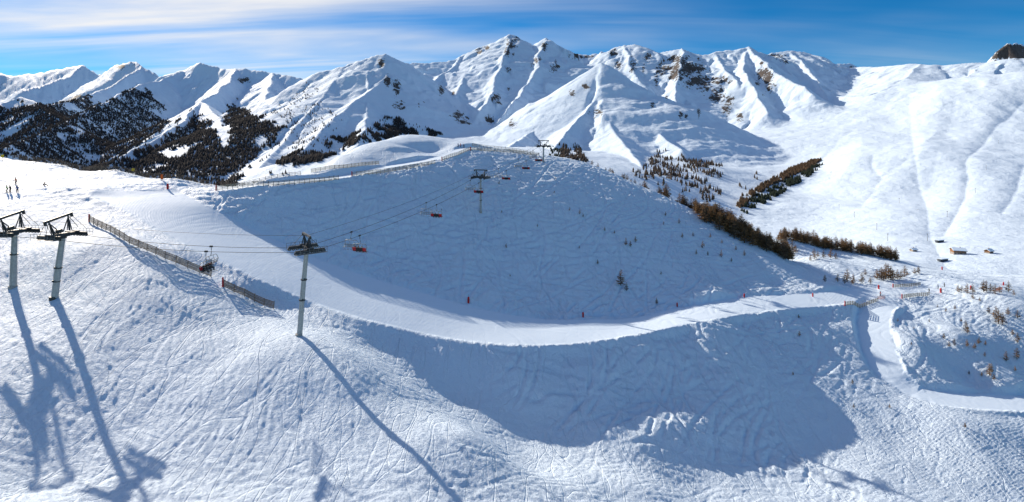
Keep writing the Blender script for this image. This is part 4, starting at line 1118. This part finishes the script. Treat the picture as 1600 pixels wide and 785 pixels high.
fence([(1396, 449.5), (1438, 446.5)], 1.3, 1.5, 4, 'road', 'short wooden fence on the far side of the junction', 'fences at the junction', 3, 'a', 110)

b = MB(); b.lathe([(0.30, 0), (0.33, 0.1), (0.33, 1.5), (0.29, 1.75), (0.16, 1.92), (0.03, 1.96)], 14); PAD = b.mesh('pad', M_RED, True)
b = MB(); b.lathe([(0.36, 0.85), (0.36, 1.0)], 14); BANDM = b.mesh('strap', M_SEATBLK)
b = MB(); b.tube((0, 0, -.5), (0, 0, 2.6), 0.03, 0.03, 6); STAKE = b.mesh('stake', M_STEEL)
def marker(px, py, label, s=1.0, ymin=90.0, group='red padded piste markers'):
    p = on_ground(px, py, ymin)
    t = thing('piste_marker', label, 'piste marker', p, random.uniform(0, 6), group); t.scale = (s,) * 3
    link('pad', PAD, t, (0, 0, -0.1)); link('strap', BANDM, t); link('stake', STAKE, t)
for px, py, lab, s in ((262, 296, 'red padded marker where the piste leaves the upper plateau', 0.95), (732, 474, 'red padded marker on the upper edge of the piste at the slope foot', 0.9), (911, 496, 'red padded marker in the shade on the inside of the piste bend', 0.8), (1058, 480, 'red padded marker where the piste comes out of the shade', 0.7), (1163, 465, 'red padded marker at the foot of the wooded slope end', 0.7), (1270, 464, 'red padded marker beside the lit straight before the junction', 0.7), (1373, 452, 'red padded marker next to the far junction fence', 0.9), (1470, 458, 'red padded marker where skiers gather at the junction', 1.0), (1517, 452, 'red padded marker among the larches right of the junction', 0.8), (1568, 446, 'red padded marker beside the far piste past the knoll', 0.8), (1472, 422, 'red padded marker on the far rim above the valley', 0.9)):
    marker(px, py, lab, s)
def net(px0, py0, px1, py1, label, h=1.2, ymin=110):
    a, c = on_ground(px0, py0, ymin), on_ground(px1, py1, ymin)
    t = thing('safety_net', label, 'safety net', a, 0, 'orange safety nets'); d = c - a; n = max(2, int(d.length / 1.2))
    b = MB()
    for j in range(6): b.tube((0, 0, 0.15 + j * (h - .2) / 5), d + Vector((0, 0, 0.15 + j * (h - .2) / 5)), 0.03, 0.03, 4)
    for k in range(n * 3 + 1): q = d * (k / (n * 3)); b.tube(q + Vector((0, 0, .1)), q + Vector((0, 0, h)), 0.025, 0.025, 4)
    b.build('mesh_panel', M_ORANGE, t)
    for k in (0, 1): 
        b = MB(); q = d * k; b.tube(q - Vector((0, 0, .4)), q + Vector((0, 0, h + .2)), 0.04, 0.04, 6); b.build('stake', M_DARKSTEEL, t)
net(1371, 468, 1383, 467, 'small orange safety net at the head of the side track')
net(1556, 455, 1566, 453, 'small orange safety net between the larches on the knoll')
def signboard(px, py, col, label, w=0.9, h=0.9, up=1.3, ymin=110):
    p = on_ground(px, py, ymin)
    t = thing('piste_sign', label, 'sign', p, 0.2)
    b = MB(); b.tube((0, 0, -.4), (0, 0, up + h), 0.05, 0.05, 6); b.build('post', M_STEEL, t)
    b = MB(); b.box((0, -0.08, up + h / 2), (w, 0.05, h)); b.build('panel', col, t)
    b = MB(); b.box((0, -0.045, up + h / 2), (w * 1.06, 0.02, h * 1.06)); b.build('backing', M_DARKSTEEL, t)
signboard(208, 274, M_YELLOW, 'yellow sign panel by the ridge fence in front of dark forest')
signboard(4, 252, M_YELLOW, 'yellow sign panel on the plateau edge where the ridge fence begins')
signboard(253, 282, M_ORANGE, 'narrow orange sign beside the ridge fence end', 0.7, 1.6, 0.3)
# ------------------------------------------------------------------ larches, one by one
def larch_meshes(seed):
    r = random.Random(seed)
    b = MB(); bend = r.uniform(-.02, .02)
    b.tube((0, 0, -0.08), (bend, 0, 0.5), 0.022, 0.014, 6, 0, False); b.tube((bend, 0, 0.5), (0, 0, 1.0), 0.014, 0.003, 6, 0, False)
    tr = b.mesh('trunk', M_BARK, True)
    b = MB(); nl = 17
    for k in range(nl):
        z = 0.10 + 0.88 * (k / (nl - 1)) ** 0.95
        prof = 0.23 * (1 - z) ** 0.7 + 0.015
        if z < 0.25: prof *= 0.55 + 1.6 * z
        for j in range(r.randint(6, 8)):
            a = r.uniform(0, 6.283); L = prof * r.uniform(0.55, 1.25); up = r.uniform(-0.1, 0.35) * L
            c, s = math.cos(a), math.sin(a); z0 = z + r.uniform(-.02, .02); w = 0.008 + 0.09 * L
            p0 = Vector((0, 0, z0)); p1 = Vector((c * L, s * L, z0 + up)); side = Vector((-s, c, 0))
            # branch blade plus ragged twig blades along it
            b.add([p0 - side * w * .6, p0 + side * w * .6, p1], [(0, 1, 2)])
            for q in range(4):
                f = r.uniform(0.25, 0.95); m = p0.lerp(p1, f); l2 = L * r.uniform(0.25, 0.55); ang = r.uniform(-1.1, 1.1)
                dd = Vector((math.cos(a + ang), math.sin(a + ang), r.uniform(-.45, .6))).normalized() * l2
                nn = Vector((r.uniform(-1, 1), r.uniform(-1, 1), r.uniform(-1, 1))).normalized() * l2 * 0.34
                b.add([m - nn, m + nn, m + dd], [(0, 1, 2)])
    return tr, b
LV = []
for k in range(8):
    tr, b = larch_meshes(100 + k); LV.append((tr, b.mesh('crown', M_TWIG if k % 3 else M_TWIG2)))
n_tree = [0]
SIZES = {'larches on the upper crest': (2.8, 3.6), 'larches along the crest band': (5.4, 6.5), 'larches in the thick crest stand': (6.6, 8.0), 'larches in the rim strip': (6.0, 7.0)}
def larch(p, h, label, group, wide=1.0, var=None):
    vi = (n_tree[0] if var is None else var) % 8; tr, cr = LV[vi]; n_tree[0] += 1
    a, bb = SIZES.get(group, (2.0, 4.0))
    look = ('stunted' if h < a else 'medium sized' if h < bb else 'full grown') + (' slender ' if wide < 1.25 else ' broad ') + ('russet' if vi % 3 else 'grey')
    label = look + ' larch ' + label
    t = link('larch_tree', None, None, p, (0, 0, random.uniform(0, 6.28)), (h * wide, h * wide, h)); t.empty_display_size = 0.3
    tag(t, label, 'tree', group); link('trunk', tr, t); link('crown', cr, t)
def scatter_line(line, n, back, hs, label, group, wide=1.0, power=1.0):
    """trees along a line of crest points (world), pushed back to front by 'back' metres"""
    L = [Vector(p) for p in line]; d = [0.0]
    for a, c in zip(L, L[1:]): d.append(d[-1] + (c - a).length)
    for k in range(n):
        s = d[-1] * random.random() ** power
        i = min(max(j for j in range(len(d)) if d[j] <= s), len(L) - 2)
        p = L[i].lerp(L[i + 1], (s - d[i]) / (d[i + 1] - d[i])); off = random.uniform(*back)
        u = Vector((p.x, p.y, 0)).normalized(); x, y = p.x + u.x * off + random.uniform(-1.5, 1.5), p.y + u.y * off
        larch(Vector((x, y, H(x, y))), random.uniform(*hs), label, group, wide * random.uniform(0.85, 1.3))
crest_v = [Vector(p) for p in CREST]
scatter_line(crest_v[8:], 34, (-1, 8), (2.2, 4.2), 'on the upper crest of the shaded slope', 'larches on the upper crest', 1.4)
scatter_line(crest_v[9:], 46, (-1, 10), (4.5, 7.5), 'in the band along the slope crest', 'larches along the crest band', 1.35, 0.8)
scatter_line(crest_v[11:] + [VP(1235, 408, 225)], 80, (-14, 14), (5.5, 9.0), 'in the thick stand at the crest end', 'larches in the thick crest stand', 1.35)
scatter_line([VP(1218, 374, 288), VP(1300, 389, 290), VP(1400, 409, 283)], 84, (-3, 10), (5, 8), 'in the strip above the valley rim', 'larches in the rim strip', 1.35)
def at_px(lst, label, group, hpx=None, wide=1.2, ymin=120):
    for q in lst:
        p = on_ground(q[0], q[1], ymin); larch(p, max(0.8, q[2] * p.y / F), label, group, wide)
at_px([(1272, 406, 18), (1278, 402, 10), (1287, 404, 14), (1298, 404, 16), (1306, 406, 12), (1266, 408, 10), (1229, 390, 16), (1238, 392, 18), (1243, 396, 14), (1232, 396, 10)], 'standing loose before the rim strip', 'loose larches before the rim')
at_px([(1289, 441, 12), (1309, 441, 14), (1320, 444, 16), (1324, 440, 20), (1333, 444, 16), (1347, 443, 18), (1360, 444, 12)], 'in the clump above the lit piste straight', 'larches above the piste straight')
at_px([(1370, 436, 16), (1377, 437, 20), (1384, 437, 26), (1388, 436, 24), (1395, 438, 18), (1402, 437, 16), (1408, 436, 14), (1414, 433, 18), (1429, 428, 10), (1435, 428, 12), (1352, 430, 10), (1380, 439, 18), (1392, 437, 22)], 'in the dense clump beside the junction', 'larches beside the junction', wide=1.4)
at_px([(1497, 457, 12), (1503, 456, 10), (1511, 459, 16), (1520, 458, 14), (1537, 457, 20), (1541, 456, 18), (1548, 457, 14), (1555, 460, 16), (1562, 458, 12), (1576, 457, 18), (1584, 462, 10), (1520, 468, 10), (1545, 490, 12), (1556, 498, 20), (1560, 507, 24), (1567, 508, 20), (1575, 492, 12), (1590, 498, 14), (1582, 524, 10), (1531, 471, 8), (1509, 518, 18), (1512, 521, 12), (1590, 537, 16), (1540, 540, 8)], 'on the knoll past the junction', 'larches on the knoll')
at_px([(1478, 487, 7), (1465, 481, 5), (1492, 484, 8), (1502, 503, 7), (1475, 530, 10), (1483, 542, 10), (1491, 541, 12), (1511, 542, 12), (1523, 546, 10), (1530, 538, 11), (1528, 538, 8), (1403, 503, 6), (1452, 504, 6), (1428, 514, 4), (1424, 540, 5), (1539, 558, 8), (1546, 587, 20), (1549, 581, 14), (1553, 594, 10), (1572, 565, 16), (1589, 562, 20), (1586, 581, 9), (1514, 586, 7), (1534, 589, 8)], 'alone on open snow past the side track', 'young larches right of the side track', wide=1.1)
at_px([(970, 447, 26), (979, 455, 14), (993, 379, 10), (978, 384, 12), (985, 386, 10), (906, 336, 8), (911, 340, 6), (945, 362, 7), (960, 366, 6), (934, 413, 8), (905, 389, 5), (890, 330, 6), (840, 355, 5), (797, 433, 4), (791, 389, 8), (784, 333, 5), (1026, 475, 10), (1033, 430, 6), (1088, 398, 8), (1098, 388, 12), (1106, 400, 8), (1127, 402, 12), (1143, 410, 7), (1061, 350, 9), (1066, 372, 8), (1083, 370, 8), (1128, 381, 7), (1110, 372, 8), (1150, 392, 8), (1163, 400, 10), (1040, 338, 7), (1037, 352, 6), (690, 330, 3), (780, 288, 6), (868, 280, 4), (866, 302, 4)], 'alone on the blue shaded slope', 'young larches on the shaded slope', wide=1.15, ymin=130)
at_px([(1249, 526, 9), (1239, 587, 6), (1332, 601, 8), (1390, 638, 7), (1508, 668, 8), (1334, 638, 7), (1248, 497, 6)], 'alone in the gully below the piste', 'young larches in the gully', wide=1.3, ymin=80)

# the tightest part of the stand at the crest end: crowns too close to count
def thicket(line, n, back, hs, label):
    L = [Vector(p) for p in line]; d = [0.0]; V = []; Fc = []; nv = 0
    for a, c in zip(L, L[1:]): d.append(d[-1] + (c - a).length)
    arr = []
    for tr, cr in LV:
        v = np.empty(len(cr.vertices) * 3, np.float32); cr.vertices.foreach_get('co', v); f = np.empty(len(cr.polygons) * 3, np.int32); cr.polygons.foreach_get('vertices', f)
        tv = np.empty(len(tr.vertices) * 3, np.float32); tr.vertices.foreach_get('co', tv); arr.append((v.reshape(-1, 3), f.reshape(-1, 3)))
    for k in range(n):
        s_ = d[-1] * random.random(); i = min(max(j for j in range(len(d)) if d[j] <= s_), len(L) - 2)
        p = L[i].lerp(L[i + 1], (s_ - d[i]) / (d[i + 1] - d[i])); off = random.uniform(*back); u = Vector((p.x, p.y, 0)).normalized()
        x, y = p.x + u.x * off + random.uniform(-1.5, 1.5), p.y + u.y * off
        v, f = arr[k % 8]; h = random.uniform(*hs); w = h * random.uniform(1.0, 1.5); a = random.uniform(0, 6.28); c, sn = math.cos(a), math.sin(a)
        q = np.stack([x + w * (v[:, 0] * c - v[:, 1] * sn), y + w * (v[:, 0] * sn + v[:, 1] * c), H(x, y) + h * v[:, 2]], 1)
        V.append(q); Fc.append(f + nv); nv += len(v)
    V = np.concatenate(V).astype(np.float32); Fc = np.concatenate(Fc).astype(np.int32)
    me = bpy.data.meshes.new('larch_thicket'); me.vertices.add(len(V)); me.vertices.foreach_set('co', V.ravel()); me.loops.add(Fc.size); me.loops.foreach_set('vertex_index', Fc.ravel())
    me.polygons.add(len(Fc)); me.polygons.foreach_set('loop_start', (np.arange(len(Fc)) * 3).astype(np.int32)); me.update(); me.validate(); me.materials.append(M_TWIG)
    tag(link('larch_thicket', me), label, 'forest', None, 'stuff')
thicket([VP(1085, 328, 236)] + crest_v[11:] + [VP(1222, 398, 224)], 170, (-10, 15), (4.5, 7.5), 'russet larch thicket filling the stand at the end of the shaded crest')
thicket([VP(1218, 374, 288), VP(1300, 389, 290), VP(1400, 409, 283)], 70, (-2, 9), (4, 6.5), 'russet larch thicket filling the strip above the valley rim')

# ------------------------------------------------------------------ far woods: one mass each
def conifer_mass(name, polys, holes, n, hs, wide, label, cols, seed, tri=6, dens_scale=120.0, thr=0.0, soft=0.35, ycap=4200, edge=4.0):
    r = np.random.default_rng(seed)
    m = np.zeros(len(fz), bool)
    jx = fpx + edge * fbm(fxw / 90, fyw / 90, 3, 0.6, seed=seed + 1); jy = fpy + 0.6 * edge * fbm(fxw / 90, fyw / 90, 3, 0.6, seed=seed + 5)   # ragged wood edge
    for p in polys: m |= poly_mask(jx, jy, p)
    for p in holes: m &= ~poly_mask(jx, jy, p)
    m &= fvis & (fyw < ycap)
    idx = np.where(m)[0]
    if len(idx) == 0: return
    nz = fbm(fxw[idx] / dens_scale, fyw[idx] / dens_scale, 4, 0.6, seed=seed)
    w = np.clip((nz - thr) / soft + 0.5, 0.02, 1) * (fyw[idx] ** 2)
    w /= w.sum()
    pick = r.choice(idx, n, p=w)
    y = fyw[pick] * (1 + r.uniform(-.5, .5, n) * _fys); x = fxw[pick] / fyw[pick] * y + r.uniform(-.5, .5, n) * _fus * y
    z = fz[pick] - 0.5
    h = r.uniform(hs[0], hs[1], n); rad = h * wide * r.uniform(0.8, 1.25, n)
    vs = np.zeros((n, tri * 2 + 2, 3), np.float32); a0 = r.uniform(0, 6.28, n)
    for k in range(tri):
        a = a0 + 6.283 * k / tri; rr = rad * r.uniform(0.75, 1.2, n)
        vs[:, k] = np.stack([x + rr * np.cos(a), y + rr * np.sin(a), z + h * r.uniform(.06, .2, n)], 1)
        rr2 = rad * 0.62 * r.uniform(0.75, 1.25, n)
        vs[:, tri + k] = np.stack([x + rr2 * np.cos(a + .5), y + rr2 * np.sin(a + .5), z + h * r.uniform(.4, .52, n)], 1)
    vs[:, 2 * tri] = np.stack([x, y, z + h * 0.72], 1); vs[:, 2 * tri + 1] = np.stack([x, y, z + h], 1)
    f = []
    for k in range(tri): f += [(k, (k + 1) % tri, 2 * tri), (tri + k, tri + (k + 1) % tri, 2 * tri + 1)]
    f = np.array(f, np.int32); V = 2 * tri + 2
    fa = (f[None] + (np.arange(n) * V)[:, None, None]).reshape(-1, 3).astype(np.int32)
    me = bpy.data.meshes.new(name); me.vertices.add(n * V); me.vertices.foreach_set('co', vs.reshape(-1))
    me.loops.add(fa.size); me.loops.foreach_set('vertex_index', fa.ravel()); me.polygons.add(len(fa)); me.polygons.foreach_set('loop_start', (np.arange(len(fa)) * 3).astype(np.int32))
    at = me.attributes.new('tint', 'FLOAT', 'POINT'); at.data.foreach_set('value', np.repeat(r.uniform(0, 1, n), V).astype(np.float32))
    me.update(); me.validate()
    mm, nt, bb = new_mat(name + '_needles')
    an = nt.nodes.new('ShaderNodeAttribute'); an.attribute_name = 'tint'
    nt.links.new(nmix(nt, an.outputs['Fac'], cols[0], cols[1]), bb.inputs['Base Color']); bb.inputs['Roughness'].default_value = 0.9; bb.inputs['Specular IOR Level'].default_value = 0.1
    me.materials.append(mm)
    o = link(name, me); tag(o, label, 'forest', None, 'stuff')
    return o
DARK = ((0.034, 0.037, 0.040), (0.078, 0.064, 0.056)); BROWN = ((0.055, 0.04, 0.028), (0.13, 0.085, 0.05)); MIX = ((0.045, 0.04, 0.04), (0.115, 0.085, 0.06)); GREEN = ((0.015, 0.028, 0.02), (0.04, 0.05, 0.035))
conifer_mass('forest', [((-260, 160), (20, 165), (75, 165), (90, 152), (125, 150), (150, 165), (215, 142), (240, 150), (262, 185), (290, 190), (312, 176), (330, 215), (340, 240), (360, 215), (356, 190), (352, 165), (372, 168), (395, 182), (425, 190), (445, 200), (430, 220), (402, 235), (382, 258), (365, 300), (300, 300), (200, 300), (100, 300), (-260, 300))],
    [((300, 160), (320, 158), (300, 190), (262, 215), (215, 240), (190, 255), (182, 250), (240, 210), (285, 180)), ((315, 160), (332, 152), (350, 188), (364, 212), (345, 217), (330, 205), (316, 182)), ((240, 240), (285, 228), (302, 235), (262, 250)), ((90, 215), (132, 198), (136, 204), (100, 219)), ((8, 165), (32, 150), (36, 158), (15, 168))],
    32000, (9, 15), 0.26, 'dark larch and pine forest covering the valley sides at the left', DARK, 11, 5, 160, -0.5, 0.4, 4200, 16.0)
conifer_mass('forest', [((415, 278), (438, 248), (470, 236), (500, 240), (515, 216), (545, 212), (580, 203), (600, 182), (640, 190), (700, 214), (640, 216), (560, 226), (505, 248), (482, 264))], [], 3000, (8, 14), 0.25, 'dark woods on the foot of the pointed white mountain', DARK, 12, 5, 90, 0.05, 0.25)
conifer_mass('forest', [((440, 200), (470, 170), (500, 160), (540, 190), (500, 230), (440, 235), (400, 262)), ((420, 180), (480, 130), (500, 140), (450, 190))], [], 420, (6, 10), 0.24, 'thinly scattered trees on the sunny flank of the pointed mountain', DARK, 13, 5, 60, 0.1, 0.3)
conifer_mass('forest', [((975, 272), (1008, 264), (1026, 238), (1050, 234), (1076, 250), (1112, 255), (1135, 265), (1128, 280), (1100, 290), (1060, 308), (1020, 296)), ((1095, 300), (1108, 292), (1130, 300), (1118, 316), (1100, 322)), ((1150, 292), (1180, 270), (1195, 272), (1165, 298))], [], 620, (7, 14), 0.2, 'grey brown larch wood on the valley floor under the snow pyramid', MIX, 14, 6, 60, 0.05, 0.2)
conifer_mass('forest', [((854, 252), (860, 238), (868, 230), (878, 226), (878, 252))], [], 60, (6, 11), 0.26, 'dark green pines dotted over snow behind the crest tower', GREEN, 15, 6, 60, 0.0, 0.3, 1600)
conifer_mass('forest', [((876, 256), (876, 227), (883, 225), (889, 229), (890, 256))], [], 170, (7, 12), 0.25, 'solid brown tree block behind the crest tower', MIX, 18, 6, 60, -0.6, 0.3, 1600)
conifer_mass('forest', [((896, 226), (901, 225), (917, 252), (915, 262), (905, 252)), ((890, 242), (902, 250), (904, 258), (890, 250))], [], 170, (7, 12), 0.25, 'slanting brown tree strip descending behind the crest', MIX, 19, 6, 60, -0.6, 0.3, 1600)
conifer_mass('forest', [((1152, 322), (1162, 308), (1200, 284), (1250, 257), (1284, 250), (1276, 258), (1225, 283), (1180, 307), (1158, 326))], [], 1300, (7, 11), 0.26, 'brown upper half of the slanting plantation on the white mountainside', BROWN, 16, 6, 60, -0.4, 0.3)
conifer_mass('forest', [((1156, 328), (1180, 309), (1225, 285), (1272, 260), (1284, 258), (1270, 272), (1230, 298), (1190, 322), (1168, 335))], [], 750, (6, 10), 0.26, 'dark green lower half of the slanting plantation on the white mountainside', GREEN, 17, 6, 40, 0.0, 0.2)
# ------------------------------------------------------------------ buildings in the valley
def chalet(px, py, w, d, hgt, rz, wall, base, label, nwin=3, ymin=430):
    p = ground_far(px, py, ymin)
    t = thing('chalet', label, 'building', p - Vector((0, 0, 0.5)), rz, 'buildings in the valley')
    b = MB(); b.box((0, 0, hgt * 0.18 - 0.8), (w, d, hgt * 0.36 + 1.6)); b.build('base', base, t)
    b = MB(); z0 = hgt * 0.36; z1 = hgt * 0.72; zr = hgt
    hw, hd = w / 2 - .1, d / 2 - .1
    vs = [(-hw, -hd, z0), (hw, -hd, z0), (hw, hd, z0), (-hw, hd, z0), (-hw, -hd, z1), (hw, -hd, z1), (hw, hd, z1), (-hw, hd, z1), (-hw, 0, zr), (hw, 0, zr)]
    b.add(vs, [(0, 1, 5, 4), (2, 3, 7, 6), (1, 2, 6, 9, 5), (3, 0, 4, 8, 7), (3, 2, 1, 0)]); b.build('wall', wall, t)
    ov = 0.9; k = (zr - z1) / hd
    rf = None
    for s in (-1, 1):
        b = MB(); e = hd + ov; zz = zr - k * e
        for dz, th in ((0.02, 0.2),):
            vs = [(-hw - ov, 0, zr + dz), (hw + ov, 0, zr + dz), (hw + ov, s * e, zz + dz), (-hw - ov, s * e, zz + dz)]
            vs += [(x, y, z + th) for x, y, z in vs]
            b.add(vs, [(0, 1, 2, 3), (7, 6, 5, 4), (0, 4, 5, 1), (1, 5, 6, 2), (2, 6, 7, 3), (3, 7, 4, 0)])
        rf = b.build('roof', M_TIMBER, t)
        b = MB(); dz, th = 0.23, 0.55
        vs = [(-hw - ov + .1, 0, zr + dz), (hw + ov - .1, 0, zr + dz), (hw + ov - .1, s * (e - .15), zz + dz), (-hw - ov + .1, s * (e - .15), zz + dz)]
        vs += [(x, y, z + th) for x, y, z in vs]
        b.add(vs, [(0, 1, 2, 3), (7, 6, 5, 4), (0, 4, 5, 1), (1, 5, 6, 2), (2, 6, 7, 3), (3, 7, 4, 0)])
        b.build('snow_cover', M_ROOFSNOW, rf)
    b = MB(); b.box((hw * 0.4, 0.8, zr + 0.6), (0.8, 0.8, 1.8)); b.build('chimney', M_STONE, rf)
    for q in range(nwin):
        x = -hw + (q + 0.5) * 2 * hw / nwin
        for z in (z0 * 0.55, (z0 + z1) / 2):
            b = MB(); b.box((x, -hd - 0.12, z), (1.1, 0.12, 1.3)); wn_ = b.build('window', M_WOODPALE, t)
            b = MB(); b.box((x, -hd - 0.16, z), (0.9, 0.1, 1.1)); b.build('pane', M_GLASS, wn_)
    b = MB(); b.box((hw * 0.1, -d / 2 - 0.04, 1.0), (1.1, 0.12, 2.1)); b.build('door', M_WOODDARK, t)
    return t
chalet(1096, 329, 13, 10, 8, 0.5, M_TIMBER, M_STONE, 'brown chalet at the left of the valley hamlet')
chalet(1106, 327, 14, 10, 9, 0.3, M_TIMBERLT, M_STONE, 'orange timber chalet in the middle of the valley hamlet', 4)
chalet(1113, 323, 16, 9, 7, 0.2, M_TIMBERLT, M_STONE, 'long pale timber barn at the back of the valley hamlet', 4)
chalet(1099, 322, 10, 8, 6, -0.2, M_TIMBER, M_STONE, 'small brown barn behind the valley hamlet')
chalet(1497, 397, 11, 8, 6.5, -0.3, M_TIMBER, M_STONE, 'brown mountain restaurant at the foot of the sunny ski mountain', 4)
chalet(1545, 396, 6, 5, 4.5, 0.3, M_TIMBER, M_STONE, 'little wooden hut right of the mountain restaurant', 2)
chalet(1427, 393, 5, 4, 3.5, 0.1, M_WOODPALE, M_STONE, 'tiny pale shed on the snow left of the lift station', 2)
def lift_station(px, py, label):
    p = ground_far(px, py, 430); t = thing('lift_station', label, 'lift station', p, 0.3)
    b = MB(); b.box((0, 0, 1.2), (9, 4, 3.0)); b.build('housing', M_DARKSTEEL, t)
    b = MB(); b.box((0, 0, 2.95), (9.6, 4.6, 0.5)); b.build('snow_cover', M_ROOFSNOW, t)
    for x in (-3.5, 3.5):
        b = MB(); b.box((x, 0, -1), (0.8, 1.2, 3)); b.build('leg', M_CONC, t)
    b = MB(); b.box((-5.5, 0, 2.0), (2.2, 3.2, 0.3)); b.tube((-5.5, 0, 1.2), (-5.5, 0, 2.4), 1.4, 1.4, 16); b.build('bullwheel', M_STEEL, t)
lift_station(1468, 379, 'dark lift valley station under the sunny mountain')
lift_station(1473, 409, 'dark lift station low on the valley floor beside the rim marker')
b = MB(); b.tube((0, 0, -1), (0, 0, 9), 0.25, 0.16, 8); PY_POLE = b.mesh('pole', M_STEEL)
b = MB(); b.box((0, 0, 8.8), (3.2, 0.25, 0.25)); b.box((1.5, 0, 8.6), (.25, 1.6, .25)); b.box((-1.5, 0, 8.6), (.25, 1.6, .25)); PY_ARM = b.mesh('crossarm', M_DARKSTEEL)
for px, py in ((1311, 328), (1335, 340), (1370, 360), (1387, 377), (1449, 377), (1541, 266), (1524, 302), (1405, 318), (1480, 340), (1560, 225)):
    p = ground_far(px, py); t = thing('drag_lift_pylon', 'thin grey drag lift pylon on the sunny white mountainside', 'pylon', p, 0.9, 'drag lift pylons on the mountainside')
    link('pole', PY_POLE, t); link('crossarm', PY_ARM, t)
